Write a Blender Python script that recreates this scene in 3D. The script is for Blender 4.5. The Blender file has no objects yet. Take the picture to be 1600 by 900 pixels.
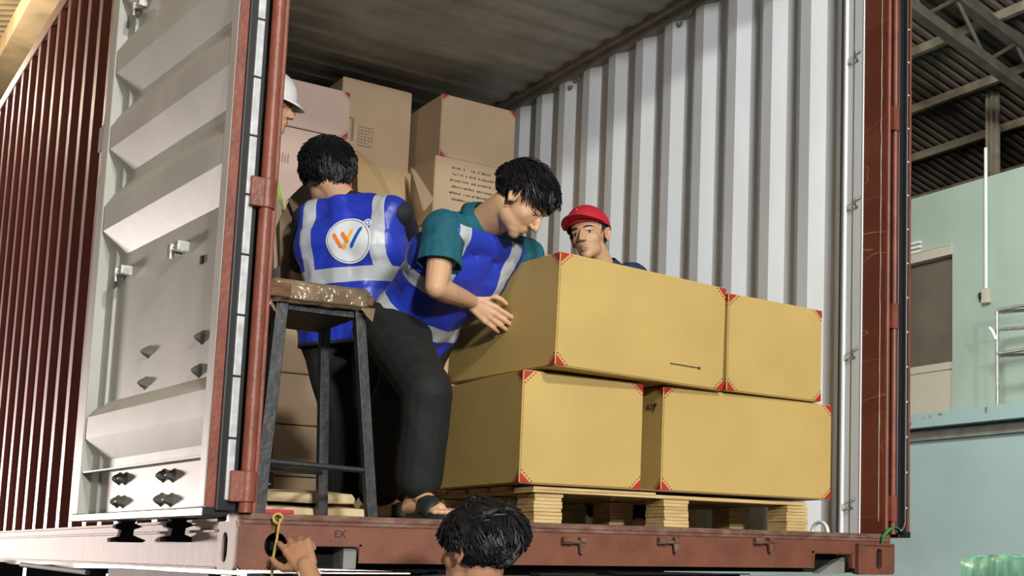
import bpy, bmesh, math, random
import numpy as np
from mathutils import Vector, Matrix, noise
from mathutils.bvhtree import BVHTree

random.seed(7)
COL = bpy.context.scene.collection
SC = bpy.context.scene

# ------------------------------------------------------------------ camera
CP = np.array([-1.094, -3.705, -0.112])
PIT, ROL, YAW = 0.123, -0.014, -0.693
FPX, CX, CY = 2012.484, 1271.216, 629.396
def _rot():
    cx, sx = math.cos(PIT), math.sin(PIT); cy, sy = math.cos(ROL), math.sin(ROL); cz, sz = math.cos(YAW), math.sin(YAW)
    return (np.array([[cz, -sz, 0], [sz, cz, 0], [0, 0, 1]]) @ np.array([[1, 0, 0], [0, cx, -sx], [0, sx, cx]])
            @ np.array([[cy, 0, sy], [0, 1, 0], [-sy, 0, cy]]))
CR = _rot()                                  # columns: right, forward, up
def W(x, y, d):                              # the place d metres in front of the camera seen at pixel x, y
    return Vector((CP + CR @ np.array([(x - CX) / FPX, 1, -(y - CY) / FPX]) * d).tolist())
def onplane(x, y, ax, v):
    r = CR @ np.array([(x - CX) / FPX, 1, -(y - CY) / FPX]); t = (v - CP[ax]) / r[ax]
    return Vector((CP + r * t).tolist())
cam_d = bpy.data.cameras.new('camera'); cam = bpy.data.objects.new('camera', cam_d); COL.objects.link(cam)
r_, f_, u_ = [Vector(CR[:, i].tolist()) for i in range(3)]
mw = Matrix((r_, u_, -f_)).transposed().to_4x4(); mw.translation = Vector(CP.tolist())
cam.matrix_world = mw
cam_d.sensor_width = 36; cam_d.lens = FPX / 1600 * 36
cam_d.shift_x = (800 - CX) / 1600; cam_d.shift_y = (CY - 450) / 1600
cam_d.clip_start = .05; cam_d.clip_end = 200
SC.camera = cam

# ------------------------------------------------------------------ light
SC.view_settings.view_transform = 'Standard'; SC.view_settings.look = 'None'
SC.view_settings.gamma = 1; SC.view_settings.use_curve_mapping = False
SC.view_settings.exposure = 0.0
w = bpy.data.worlds.new('world'); SC.world = w; w.use_nodes = True
w.node_tree.nodes['Background'].inputs[0].default_value = (.86, .93, 1, 1)
w.node_tree.nodes['Background'].inputs[1].default_value = .12
def area(name, loc, target, size, power, col):
    l = bpy.data.lights.new(name, 'AREA'); l.energy = power; l.color = col; l.shape = 'DISK'; l.size = size
    o = bpy.data.objects.new(name, l); COL.objects.link(o); o.location = loc
    o.rotation_euler = (Vector(target) - Vector(loc)).to_track_quat('-Z', 'Y').to_euler()
    return o
area('lamp_high', (-.3, -6.6, 3.75), (1.2, .4, .7), .45, 300, (1, .97, .88))
area('lamp_low', (-1.4, -11.5, 2.5), (1.6, 1.5, 1.1), .7, 1020, (1, .97, .92))
area('lamp_yard', (-4.0, 13.0, -.3), (-.1, 3.0, .3), 1.2, 1300, (1, .86, .80))
area('fill_ground_bounce', (-4.2, .4, -1.35), (-.2, 1.0, .6), 1.0, 40, (1, .93, .84))  # added fill standing in for light bounced off the ground onto the door
l_ = bpy.data.lights.new('fill_left_roof', 'POINT'); l_.energy = 900; l_.color = (1, .86, .66); l_.shadow_soft_size = .25  # unseen fill added to brighten the left roof
o_ = bpy.data.objects.new('fill_left_roof', l_); COL.objects.link(o_); o_.location = (-1.0, 15.0, 5.6)
area('lamp_hall', (4.5, 2.0, 5.6), (9.8, 6.0, 1.5), 1.2, 500, (.93, 1, .96))

# ------------------------------------------------------------------ materials
MATS = {}
def mat(name, col, rough=.6, metal=0, var=.0, vscale=6, col2=None, thr=None, stretch=(1, 1, 1), bump=0, bscale=40, emit=None, spec=.5, coat=0, detail=4, trans=0, alpha=1):
    if name in MATS: return MATS[name]
    m = bpy.data.materials.new(name); m.use_nodes = True; nt = m.node_tree; b = nt.nodes['Principled BSDF']
    L = nt.links.new
    b.inputs['Roughness'].default_value = rough; b.inputs['Metallic'].default_value = metal
    b.inputs['Specular IOR Level'].default_value = spec; b.inputs['Coat Weight'].default_value = coat
    b.inputs['Transmission Weight'].default_value = trans; b.inputs['Alpha'].default_value = alpha
    b.inputs['Base Color'].default_value = (*col, 1)
    tc = nt.nodes.new('ShaderNodeTexCoord'); mp = nt.nodes.new('ShaderNodeMapping'); L(tc.outputs['Object'], mp.inputs['Vector'])
    mp.inputs['Scale'].default_value = stretch
    if var or col2:
        n = nt.nodes.new('ShaderNodeTexNoise'); n.inputs['Scale'].default_value = vscale; n.inputs['Detail'].default_value = detail
        L(mp.outputs[0], n.inputs['Vector'])
        r = nt.nodes.new('ShaderNodeValToRGB')
        c2 = col2 or tuple(c * (1 - var) for c in col); c1 = col if col2 else tuple(min(1, c * (1 + var * .6)) for c in col)
        a, z = thr or (.35, .65)
        r.color_ramp.elements[0].position = a; r.color_ramp.elements[1].position = z
        r.color_ramp.elements[0].color = (*c1, 1); r.color_ramp.elements[1].color = (*c2, 1)
        L(n.outputs['Fac'], r.inputs[0]); L(r.outputs[0], b.inputs['Base Color'])
    if bump:
        n2 = nt.nodes.new('ShaderNodeTexNoise'); n2.inputs['Scale'].default_value = bscale; n2.inputs['Detail'].default_value = 3
        L(mp.outputs[0], n2.inputs['Vector'])
        bp = nt.nodes.new('ShaderNodeBump'); bp.inputs['Strength'].default_value = bump; bp.inputs['Distance'].default_value = .01
        L(n2.outputs['Fac'], bp.inputs['Height']); L(bp.outputs[0], b.inputs['Normal'])
    MATS[name] = m; return m

M_brick = mat('brick_red_paint', (.22, .062, .038), .45, var=.25, vscale=9, bump=.15, bscale=60)
M_maroon = mat('maroon_side_paint', (.17, .036, .03), .5, var=.2, vscale=5, stretch=(1, 1, .4))
M_sill = mat('worn_sill_paint', (.20, .068, .036), .55, col2=(.13, .042, .027), thr=(.4, .75), vscale=9, bump=.1, bscale=50)
M_rust = mat('rusty_edge', (.14, .06, .04), .75, col2=(.26, .17, .13), thr=(.45, .8), vscale=30, bump=.5, bscale=80, stretch=(.5, 1, 1))
M_glareprimer = mat('glare_and_primer_paint', (.36, .28, .25), .65, col2=(.25, .16, .13), thr=(.45, .8), vscale=10, stretch=(1, 3, .7), bump=.2)  # glare put into the pale colour on rail and casting; bare primer on cheek
M_doorw = mat('door_inner_paint', (.42, .42, .38), .5, var=.1, vscale=4, bump=.06, bscale=14)
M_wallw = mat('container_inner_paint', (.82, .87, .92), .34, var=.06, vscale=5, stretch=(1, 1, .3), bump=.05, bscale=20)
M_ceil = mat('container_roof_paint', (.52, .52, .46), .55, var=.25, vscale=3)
M_rail = mat('container_top_rail_paint', (.30, .28, .24), .5, var=.2, vscale=6)
M_scr = mat('scratched_post_paint', (.17, .042, .022), .45, var=.2, vscale=1.9, stretch=(1, 1.2, 4.6), detail=.6)
_nt = M_scr.node_tree; _r = [n for n in _nt.nodes if n.type == 'VALTORGB'][0].color_ramp
_r.elements[0].position = .30; _r.elements[0].color = (.15, .036, .018, 1); _r.elements[1].position = .7; _r.elements[1].color = (.20, .055, .03, 1)
for _p, _c in ((.4985, (.17, .042, .022)), (.4995, (.45, .26, .19)), (.501, (.45, .26, .19)), (.502, (.17, .042, .022))):
    _e = _r.elements.new(_p); _e.color = (*_c, 1)
M_black = mat('black_rubber', (.012, .012, .014), .35, spec=.6)
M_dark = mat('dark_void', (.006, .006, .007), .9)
M_steel = mat('galvanised_steel', (.5, .5, .48), .35, metal=.7, var=.2, vscale=20)
M_strip = mat('gasket_metal_strip', (.62, .64, .66), .32, metal=.3, var=.2, vscale=30)
M_bolt = mat('grey_bolt', (.22, .22, .2), .4, metal=.5)
M_ply = mat('floor_plywood', (.16, .09, .05), .6, var=.3, vscale=8)
M_card = mat('kraft_cardboard', (.54, .38, .125), .62, var=.07, vscale=3, bump=.04, bscale=90)
M_cardp = mat('pale_pink_cardboard', (.63, .47, .41), .62, var=.07, vscale=3, bump=.04, bscale=90)
M_cardb = mat('beige_cardboard', (.56, .41, .27), .62, var=.07, vscale=3, bump=.04, bscale=90)
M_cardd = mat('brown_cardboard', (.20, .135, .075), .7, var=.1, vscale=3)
M_cardc = mat('pale_yellow_cardboard', (.60, .47, .27), .62, var=.1, vscale=6)
M_red = mat('red_print', (.42, .022, .02), .5)
M_ink = mat('dark_ink', (.03, .025, .02), .7)
M_wood = mat('pale_plywood', (.66, .48, .22), .6, col2=(.48, .31, .12), thr=(.4, .7), vscale=9, stretch=(1, 1, 12), bump=.2)
M_ironblk = mat('dark_iron', (.028, .032, .036), .42, metal=.2, col2=(.07, .055, .045), thr=(.5, .8), vscale=18, bump=.2)
M_tape = mat('brown_parcel_tape', (.21, .15, .09), .2, var=.3, vscale=14, bump=1, bscale=30, coat=.9)
M_woodend = mat('worn_brown_wood', (.13, .055, .025), .7, var=.4, vscale=20, stretch=(1, 1, 3), bump=.5)
M_skin = mat('skin', (.60, .36, .215), .5, var=.06, vscale=10, spec=.35)
M_skind = mat('tanned_skin', (.42, .22, .125), .5, var=.06, vscale=10, spec=.35)
M_lip = mat('lips', (.42, .14, .11), .45)
M_hair = mat('black_hair', (.005, .005, .006), .5, spec=.35)
M_teal = mat('teal_polo_fabric', (.004, .10, .145), .8, var=.15, vscale=8, bump=.15, bscale=200)
M_vest = mat('royal_blue_vest', (.018, .042, .46), .42, var=.2, vscale=7, bump=.25, bscale=18)
M_refl = mat('reflective_tape', (.47, .50, .54), .4, var=.08, vscale=12)
M_trim = mat('black_vest_trim', (.012, .012, .016), .6)
M_pant = mat('black_trousers', (.008, .0095, .0095), .8, var=.25, vscale=8, bump=.15, bscale=30)
M_navy = mat('navy_polo_fabric', (.01, .035, .10), .8)
M_lime = mat('lime_hivis_fabric', (.42, .85, .04), .6)
M_helm = mat('white_helmet_shell', (.80, .82, .80), .28, spec=.6)
M_cap = mat('red_cap_fabric', (.52, .012, .03), .75)
M_white = mat('white_cloth', (.8, .8, .8), .6)
M_eye = mat('eye_white', (.45, .42, .38), .3); M_iris = mat('dark_iris', (.012, .008, .006), .15)
M_org = mat('orange_print', (.85, .20, .03), .5); M_yel = mat('yellow_print', (.85, .52, .05), .5); M_blu = mat('blue_print', (.01, .10, .50), .5)
M_mint = mat('mint_wall_paint', (.40, .50, .43), .6, col2=(.34, .44, .38), thr=(.4, .75), vscale=1.3, bump=.05)
M_mint2 = mat('pale_blue_green_wall_paint', (.40, .54, .54), .6, col2=(.36, .49, .49), thr=(.4, .75), vscale=1.1, bump=.05)
M_mint3 = mat('worn_beam_paint', (.36, .50, .50), .6, col2=(.16, .13, .11), thr=(.62, .7), vscale=9)
M_grey = mat('grey_concrete', (.25, .25, .23), .8, var=.2, vscale=5)
M_cream = mat('cream_panel', (.55, .50, .42), .6, var=.1, vscale=20, stretch=(1, 12, .4))
M_shut = mat('brown_glass_panel', (.10, .085, .065), .4, var=.2, vscale=2.5)
M_roof = mat('roof_sheet', (.105, .085, .065), .6, var=.25, vscale=2)
M_roofw = mat('beige_roof_sheet', (.50, .38, .23), .6, var=.25, vscale=2)  # left roof slope and its beam, paler beige than the right slope
M_beam = mat('dusty_steel_beam', (.20, .165, .12), .7, var=.3, vscale=5)
M_beamd = mat('dark_steel_beam', (.07, .06, .045), .7, var=.3, vscale=5)
M_rope = mat('yellow_rope', (.55, .38, .10), .8, bump=.6, bscale=300)
M_green = mat('green_strap', (.02, .22, .05), .6)
M_wrap = mat('green_shrink_wrap', (.22, .46, .30), .18, var=.4, vscale=12, stretch=(1, 1, .25), bump=1, bscale=14, coat=.6)

# ------------------------------------------------------------------ mesh helpers
class MB:
    def __init__(s): s.v = []; s.f = []; s.m = []
    def add(s, vs, fs, mi=0):
        o = len(s.v); s.v += [tuple(v) for v in vs]; s.f += [tuple(i + o for i in f) for f in fs]; s.m += [mi] * len(fs)
    def box(s, a, b, M=None, mi=0):
        (x0, y0, z0), (x1, y1, z1) = a, b
        vs = [Vector(p) for p in ((x0, y0, z0), (x1, y0, z0), (x1, y1, z0), (x0, y1, z0), (x0, y0, z1), (x1, y0, z1), (x1, y1, z1), (x0, y1, z1))]
        if M: vs = [M @ v for v in vs]
        s.add(vs, [(0, 3, 2, 1), (4, 5, 6, 7), (0, 1, 5, 4), (1, 2, 6, 5), (2, 3, 7, 6), (3, 0, 4, 7)], mi)
    def prism(s, pts, d, M=None, mi=0):      # pts 3D loop, d extrude vector
        n = len(pts); P = [Vector(p) for p in pts]; Q = [p + Vector(d) for p in P]
        if M: P = [M @ p for p in P]; Q = [M @ p for p in Q]
        s.add(P + Q, [tuple(range(n))[::-1], tuple(range(n, 2 * n))] + [(i, (i + 1) % n, n + (i + 1) % n, n + i) for i in range(n)], mi)
    def cap(s, a, b, ra, rb, mi=0, seg=14, ends=4, sq=None):
        a = Vector(a); b = Vector(b); ax = b - a; L = ax.length
        if L < 1e-6: ax = Vector((0, 0, 1)); L = 1e-6
        ax.normalize(); q = Vector((0, 0, 1)).rotation_difference(ax).to_matrix()
        e1 = q @ Vector((1, 0, 0)); e2 = q @ Vector((0, 1, 0)); rings = []
        for i in range(ends + 1):
            t = math.pi / 2 * i / ends; rings.append((-ra * math.cos(t), ra * math.sin(t)))
        for i in range(ends + 1):
            t = math.pi / 2 * i / ends; rings.append((L + rb * math.sin(t), rb * math.cos(t)))
        vs = []; fs = []
        for h, r in rings:
            r = max(r, 1e-5)
            for k in range(seg):
                t = 2 * math.pi * k / seg; vs.append(a + ax * h + (e1 * math.cos(t) + e2 * math.sin(t)) * r)
        for i in range(len(rings) - 1):
            for k in range(seg): fs.append((i * seg + k, i * seg + (k + 1) % seg, (i + 1) * seg + (k + 1) % seg, (i + 1) * seg + k))
        fs.append(tuple(range(seg))[::-1]); o = (len(rings) - 1) * seg; fs.append(tuple(range(o, o + seg)))
        s.add(vs, fs, mi)
    def chain(s, pts, rs, mi=0, seg=14):
        for i in range(len(pts) - 1): s.cap(pts[i], pts[i + 1], rs[i], rs[i + 1], mi, seg)
    def cyl(s, a, b, ra, rb=None, seg=16, mi=0):
        rb = ra if rb is None else rb
        a = Vector(a); b = Vector(b); ax = (b - a).normalized(); q = Vector((0, 0, 1)).rotation_difference(ax).to_matrix()
        e1 = q @ Vector((1, 0, 0)); e2 = q @ Vector((0, 1, 0)); vs = []
        for c, r in ((a, ra), (b, rb)):
            for k in range(seg):
                t = 2 * math.pi * k / seg; vs.append(c + (e1 * math.cos(t) + e2 * math.sin(t)) * r)
        s.add(vs, [(k, (k + 1) % seg, seg + (k + 1) % seg, seg + k) for k in range(seg)] + [tuple(range(seg))[::-1], tuple(range(seg, 2 * seg))], mi)
    def ell(s, c, r, M=None, mi=0, nu=24, nv=16):
        vs = []; fs = []; c = Vector(c)
        for j in range(nv + 1):
            ph = -math.pi / 2 + math.pi * j / nv
            for i in range(nu):
                t = 2 * math.pi * i / nu; cr = max(math.cos(ph), 1e-4)
                p = c + Vector((r[0] * cr * math.cos(t), r[1] * cr * math.sin(t), r[2] * math.sin(ph)))
                vs.append(M @ p if M else p)
        for j in range(nv):
            for i in range(nu): fs.append((j * nu + i, j * nu + (i + 1) % nu, (j + 1) * nu + (i + 1) % nu, (j + 1) * nu + i))
        fs.append(tuple(range(nu))[::-1]); o = nv * nu; fs.append(tuple(range(o, o + nu)))
        s.add(vs, fs, mi)
    def tube(s, pts, r, seg=8, mi=0):
        pts = [Vector(p) for p in pts]; n = len(pts); vs = []; fs = []; rr = r if isinstance(r, (list, tuple)) else [r] * n
        up = None
        for i, p in enumerate(pts):
            t = (pts[min(i + 1, n - 1)] - pts[max(i - 1, 0)]).normalized()
            if up is None: up = t.orthogonal().normalized()
            else: up = (up - t * up.dot(t)).normalized()
            sd = t.cross(up)
            for k in range(seg):
                a = 2 * math.pi * k / seg; vs.append(p + (up * math.cos(a) + sd * math.sin(a)) * rr[i])
        for i in range(n - 1):
            for k in range(seg): fs.append((i * seg + k, i * seg + (k + 1) % seg, (i + 1) * seg + (k + 1) % seg, (i + 1) * seg + k))
        fs.append(tuple(range(seg))[::-1]); o = (n - 1) * seg; fs.append(tuple(range(o, o + seg)))
        s.add(vs, fs, mi)
    def build(s, name, mats, parent=None, smooth=False, bevel=0, origin=None):
        me = bpy.data.meshes.new(name); me.from_pydata(s.v, [], s.f)
        if not isinstance(mats, (list, tuple)): mats = [mats]
        for m in mats: me.materials.append(m)
        me.polygons.foreach_set('material_index', s.m)
        me.update(); me.validate()
        if smooth:
            me.polygons.foreach_set('use_smooth', [True] * len(me.polygons))
            me.set_sharp_from_angle(angle=math.radians(50 if smooth is True else smooth))
        o = bpy.data.objects.new(name, me); COL.objects.link(o)
        if origin is not None:
            me.transform(Matrix.Translation(-Vector(origin))); o.location = origin
        if bevel:
            b = o.modifiers.new('bevel', 'BEVEL'); b.width = bevel; b.segments = 2; b.limit_method = 'ANGLE'
        if parent: attach(o, parent)
        return o
def attach(o, parent):
    o.parent = parent; M = Matrix.Identity(4); p = parent
    while p is not None: M = p.matrix_basis.copy() @ M if p.parent is None else p.matrix_basis.copy() @ M; p = p.parent
    # meshes are written in world coordinates: undo the parent's placement
    o.matrix_parent_inverse = world_of(parent).inverted()
def world_of(o):
    if o.parent is None: return o.matrix_basis.copy()
    return world_of(o.parent) @ o.matrix_parent_inverse @ o.matrix_basis
def empty(name, loc, label=None, cat=None, group=None, rz=0):
    o = bpy.data.objects.new(name, None); COL.objects.link(o); o.location = loc; o.rotation_euler = (0, 0, rz); o.empty_display_size = .1
    if label: tag(o, label, cat, group)
    return o
def tag(o, label, cat, group=None):
    o['label'] = label; o['category'] = cat
    if group: o['group'] = group
    return o
def struct(o): o['kind'] = 'structure'; return o
def plate(name, outer, holes, nrm, depth, mats, parent, M=None):   # flat plate with holes cut through, then given thickness
    bm = bmesh.new(); edges = []
    for loop in [outer] + holes:
        vs = [bm.verts.new(M @ Vector(p) if M else Vector(p)) for p in loop]
        edges += [bm.edges.new((vs[i], vs[(i + 1) % len(vs)])) for i in range(len(vs))]
    bmesh.ops.triangle_fill(bm, edges=edges, use_beauty=True, use_dissolve=False)
    r = bmesh.ops.extrude_face_region(bm, geom=bm.faces[:])
    vv = [g for g in r['geom'] if isinstance(g, bmesh.types.BMVert)]
    bmesh.ops.translate(bm, verts=vv, vec=Vector(nrm) * depth)
    bmesh.ops.recalc_face_normals(bm, faces=bm.faces[:])
    me = bpy.data.meshes.new(name); bm.to_mesh(me); bm.free()
    for m in (mats if isinstance(mats, (list, tuple)) else [mats]): me.materials.append(m)
    o = bpy.data.objects.new(name, me); COL.objects.link(o)
    if parent: attach(o, parent)
    return o
def circ(cx, cz, rx, rz, y, n=20, ax='y'):
    if ax == 'y': return [(cx + rx * math.cos(2 * math.pi * i / n), y, cz + rz * math.sin(2 * math.pi * i / n)) for i in range(n)]
    return [(y, cx + rx * math.cos(2 * math.pi * i / n), cz + rz * math.sin(2 * math.pi * i / n)) for i in range(n)]
def text(name, body, size, M, m, parent, depth=.0008):
    cu = bpy.data.curves.new(name, 'FONT'); cu.body = body; cu.size = size; cu.extrude = depth; cu.align_x = 'CENTER'; cu.align_y = 'CENTER'
    t = bpy.data.objects.new('t', cu); COL.objects.link(t); bpy.context.view_layer.update()
    me = bpy.data.meshes.new_from_object(t.evaluated_get(bpy.context.evaluated_depsgraph_get())); bpy.data.objects.remove(t)
    me.transform(M); me.materials.clear(); me.materials.append(m); me.name = name
    o = bpy.data.objects.new(name, me); COL.objects.link(o)
    if parent: attach(o, parent)
    return o
def frame(o, x, z):                          # matrix: local x, local z(normal) and origin
    x = Vector(x).normalized(); z = Vector(z).normalized(); y = z.cross(x).normalized(); x = y.cross(z)
    M = Matrix((x, y, z)).transposed().to_4x4(); M.translation = Vector(o); return M

# ================================================================== the hall
GZ = -1.55
def hall():
    b = MB(); b.box((-14, -16, GZ - .1), (16, 22, GZ)); struct(b.build('floor', mat('dark_asphalt', (.035, .036, .04), .85, var=.3, vscale=2, bump=.2)))
    # warehouse roof: ridge above X = 3, falling to both sides, sheets ribbed down the slope
    def roof(x0, x1, m, name, P=.24):
        b = MB(); z = lambda x: 7.9 - .25 * abs(x - 3); n = int(30 / P); vs = []; fs = []
        for i in range(n):
            y = -9 + i * P
            for dy, dz in ((0, 0), (.38 * P, 0), (.5 * P, .045), (.88 * P, .045)):
                vs += [(x0, y + dy, z(x0) + dz), (x1, y + dy, z(x1) + dz)]
        for i in range(len(vs) // 2 - 1): fs.append((2 * i, 2 * i + 1, 2 * i + 3, 2 * i + 2))
        b.add(vs, fs); b.add([(x, y, zz + .1) for x, y, zz in vs], fs); struct(b.build(name, m))
    roof(3, 16, M_roof, 'ceiling', .16); roof(-14, 3, M_roofw, 'ceiling')
    n = 1
    for X in (5.8, 6.75, 7.7, 8.65, 9.6, 10.55, 11.5, 12.45, 13.4, 14.4, -1.6, -3.0, -4.4, -5.8, -7.4, -9.2):
        z = 7.9 - .25 * abs(X - 3); b = MB(); b.box((X - .035, -9, z - .13), (X + .035, 20, z - .02)); struct(b.build('trim_%d' % n, M_beam)); n += 1
    for Y in (5.85, 12.5):
        b = MB(); z = lambda x: 7.9 - .25 * abs(x - 3) - .16
        b.prism([(3, Y, z(3)), (15, Y, z(15)), (15, Y, z(15) - .12), (3, Y, z(3) - .12)], (0, .14, 0))
        b.prism([(3, Y, z(3) - .5), (15, Y, z(15) - .5), (15, Y, z(15) - .62), (3, Y, z(3) - .62)], (0, .14, 0))
        for k in range(12):
            x = 3.4 + k; b.cyl((x, Y + .07, z(x) - .55), (x + .5, Y + .07, z(x + .5) - .08), .025); b.cyl((x + .5, Y + .07, z(x + .5) - .08), (x + 1, Y + .07, z(x + 1) - .55), .025)
        struct(b.build('trim_%d' % n, M_beamd)); n += 1
    q = onplane(40, 45, 2, 7.0); b = MB(); b.box((q.x - .16, -9, 6.85), (q.x + .16, 20, 7.15)); struct(b.build('trim_%d' % n, M_roofw)); n += 1
    # far wall at the back, dark
    b = MB(); b.box((-14, 20, GZ), (16, 20.2, 8)); struct(b.build('wall_back', M_beamd))
    b = MB(); b.box((15.6, -9, GZ), (15.8, 20, 6)); struct(b.build('wall_far', M_beamd))
    b = MB(); b.box((-12.2, -9, GZ), (-12, 20, 5.2)); struct(b.build('wall_left', M_beamd))
    # mint wall of the raised office, a storey above the yard floor
    XW = 10.3
    p = lambda x, y: onplane(x, y, 0, XW)
    top = p(1500, 289).z; dT = p(1450, 404).z; dB = onplane(1450, 648, 0, XW).z; dR = p(1488, 500).y; dL = dR + 1.5; mid = p(1450, 569).z
    b = MB(); b.box((XW, -9, 1.45), (XW + .2, dR, top)); b.box((XW, dL, 1.45), (XW + .2, 13, top)); b.box((XW, dR, dT), (XW + .2, dL, top))
    struct(b.build('wall_right', M_mint))
    b = MB(); b.box((9.85, -9, GZ), (10.05, 13, 1.36)); struct(b.build('wall_right', M_mint2))
    b = MB(); b.box((9.80, -9, 1.36), (9.90, 13, 1.47)); struct(b.build('trim_%d' % n, M_grey)); n += 1
    b = MB(); b.box((9.66, -9, 1.50), (10.3, 13, 1.67)); b.box((9.90, -9, 1.4), (10.3, 13, 1.5)); struct(b.build('trim_%d' % n, M_mint3)); n += 1
    # doorway: dark glass above a cream lower panel
    b = MB(); b.box((XW + .1, dR, mid), (XW + .14, dL, dT)); d = struct(b.build('door_1', M_shut))
    b = MB(); b.box((XW + .07, dR, 1.67), (XW + .12, dL, mid)); b.box((XW + .05, dR, mid - .09), (XW + .12, dL, mid)); b.build('lower_panel', M_cream, d)
    b = MB(); b.box((XW - .02, dR, dT - .02), (XW + .12, dL, dT + .1)); b.box((XW - .03, dR, dT + .1), (XW + .1, dL, dT + .115)); b.build('lintel', M_cream, d)
    v = p(1427, 400)
    b = MB()
    for k in range(3): b.box((XW - .04, v.y - .15, v.z + .12 * k / 2 + .02), (XW, v.y + .25, v.z + .12 * k / 2 + .05))
    tag(b.build('vent_louvre', M_white), 'small white slatted vent on the mint wall above the doorway', 'vent')
    # conduit with a socket
    a = p(1543, 232); c = p(1543, 462)
    t = empty('electrical_conduit', (XW - .02, a.y, c.z), 'white vertical conduit running down the mint wall to a socket box', 'conduit')
    b = MB(); b.cyl((XW - .03, a.y, c.z), (XW - .03, a.y, a.z), .022); b.build('pipe', M_white, t, smooth=True)
    b = MB(); b.box((XW - .07, a.y - .06, c.z - .10), (XW, a.y + .05, c.z + .08)); b.build('socket_box', M_cream, t, bevel=.008)
    b = MB(); b.cyl((XW - .03, a.y + .05, c.z), (XW - .03, a.y + .09, c.z), .05); b.build('plug', M_black, t, smooth=True)
    # railing in front of it
    q = lambda x, y: onplane(x, y, 0, 9.78)
    P0 = q(1558, 485); P1 = q(1558, 636); rm = q(1558, 553)
    t = empty('railing', (9.78, P0.y, 1.67), 'thin grey metal guard rail on the raised ledge before the mint wall', 'railing')
    b = MB(); b.cyl((9.78, P0.y, 1.67), (9.78, P0.y, P0.z), .022); b.build('post', M_steel, t, smooth=True)
    for nm, z in (('top_rail', P0.z), ('middle_rail', rm.z)):
        b = MB(); b.cyl((9.78, P0.y, z), (9.78, -4, z), .02); b.build(nm, M_steel, t, smooth=True)
    for z in (P0.z - .02, P0.z - .22, rm.z - .02):
        b = MB(); b.cyl((9.8, P0.y, z), (10.2, P0.y - 2.2, z - .1), .02); b.build('side_rail', M_steel, t, smooth=True)
    b = MB(); b.tube([(9.74, P0.y + .08, P0.z - .2), (9.72, P0.y + .02, P0.z - .24), (9.76, P0.y, P0.z - .34)], .02); b.build('bracket', M_white, t, smooth=True)
    b = MB(); b.cyl((9.78, 1.5, 1.67), (9.78, 1.5, P0.z), .022); b.build('post', M_steel, t, smooth=True)
    # column above the mint wall
    c = onplane(1552, 200, 0, 10.9)
    b = MB(); b.box((10.86, c.y - .02, 4.0), (10.98, c.y + .02, 6.0)); b.box((10.90, c.y - .08, 4.0), (10.94, c.y + .08, 6.0)); b.box((10.86, c.y + .06, 4), (10.98, c.y + .1, 6)); struct(b.build('trim_%d' % n, M_beam))
    # shrink-wrapped bale on the floor at the far right
    c = W(1590, 900, 9.0)
    b = MB(); nn = 40
    rings = []
    for k, (z, s) in enumerate(((GZ, 1), (-1.2, 1.02), (-.7, 1), (-.25, 1.01), (c.z + .10, 1), (c.z + .135, .93), (c.z + .14, .0))):
        rr = []
        for i in range(nn):
            a = 2 * math.pi * i / nn; r = .42 / max(abs(math.cos(a)), abs(math.sin(a))) ** .85 * s * (1 + .03 * math.sin(9 * a + k) + .02 * random.random())
            rr.append((c.x + .15 + r * math.cos(a), c.y - .1 + r * math.sin(a), z + .012 * math.sin(7 * a)))
        rings.append(rr)
    vs = sum(rings, []); fs = [(k * nn + i, k * nn + (i + 1) % nn, (k + 1) * nn + (i + 1) % nn, (k + 1) * nn + i) for k in range(6) for i in range(nn)]
    b.add(vs, fs); tag(b.build('wrapped_bale', M_wrap, smooth=True), 'green bale in shiny crinkled film standing at the foot of the pale wall', 'bale')
hall()

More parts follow.
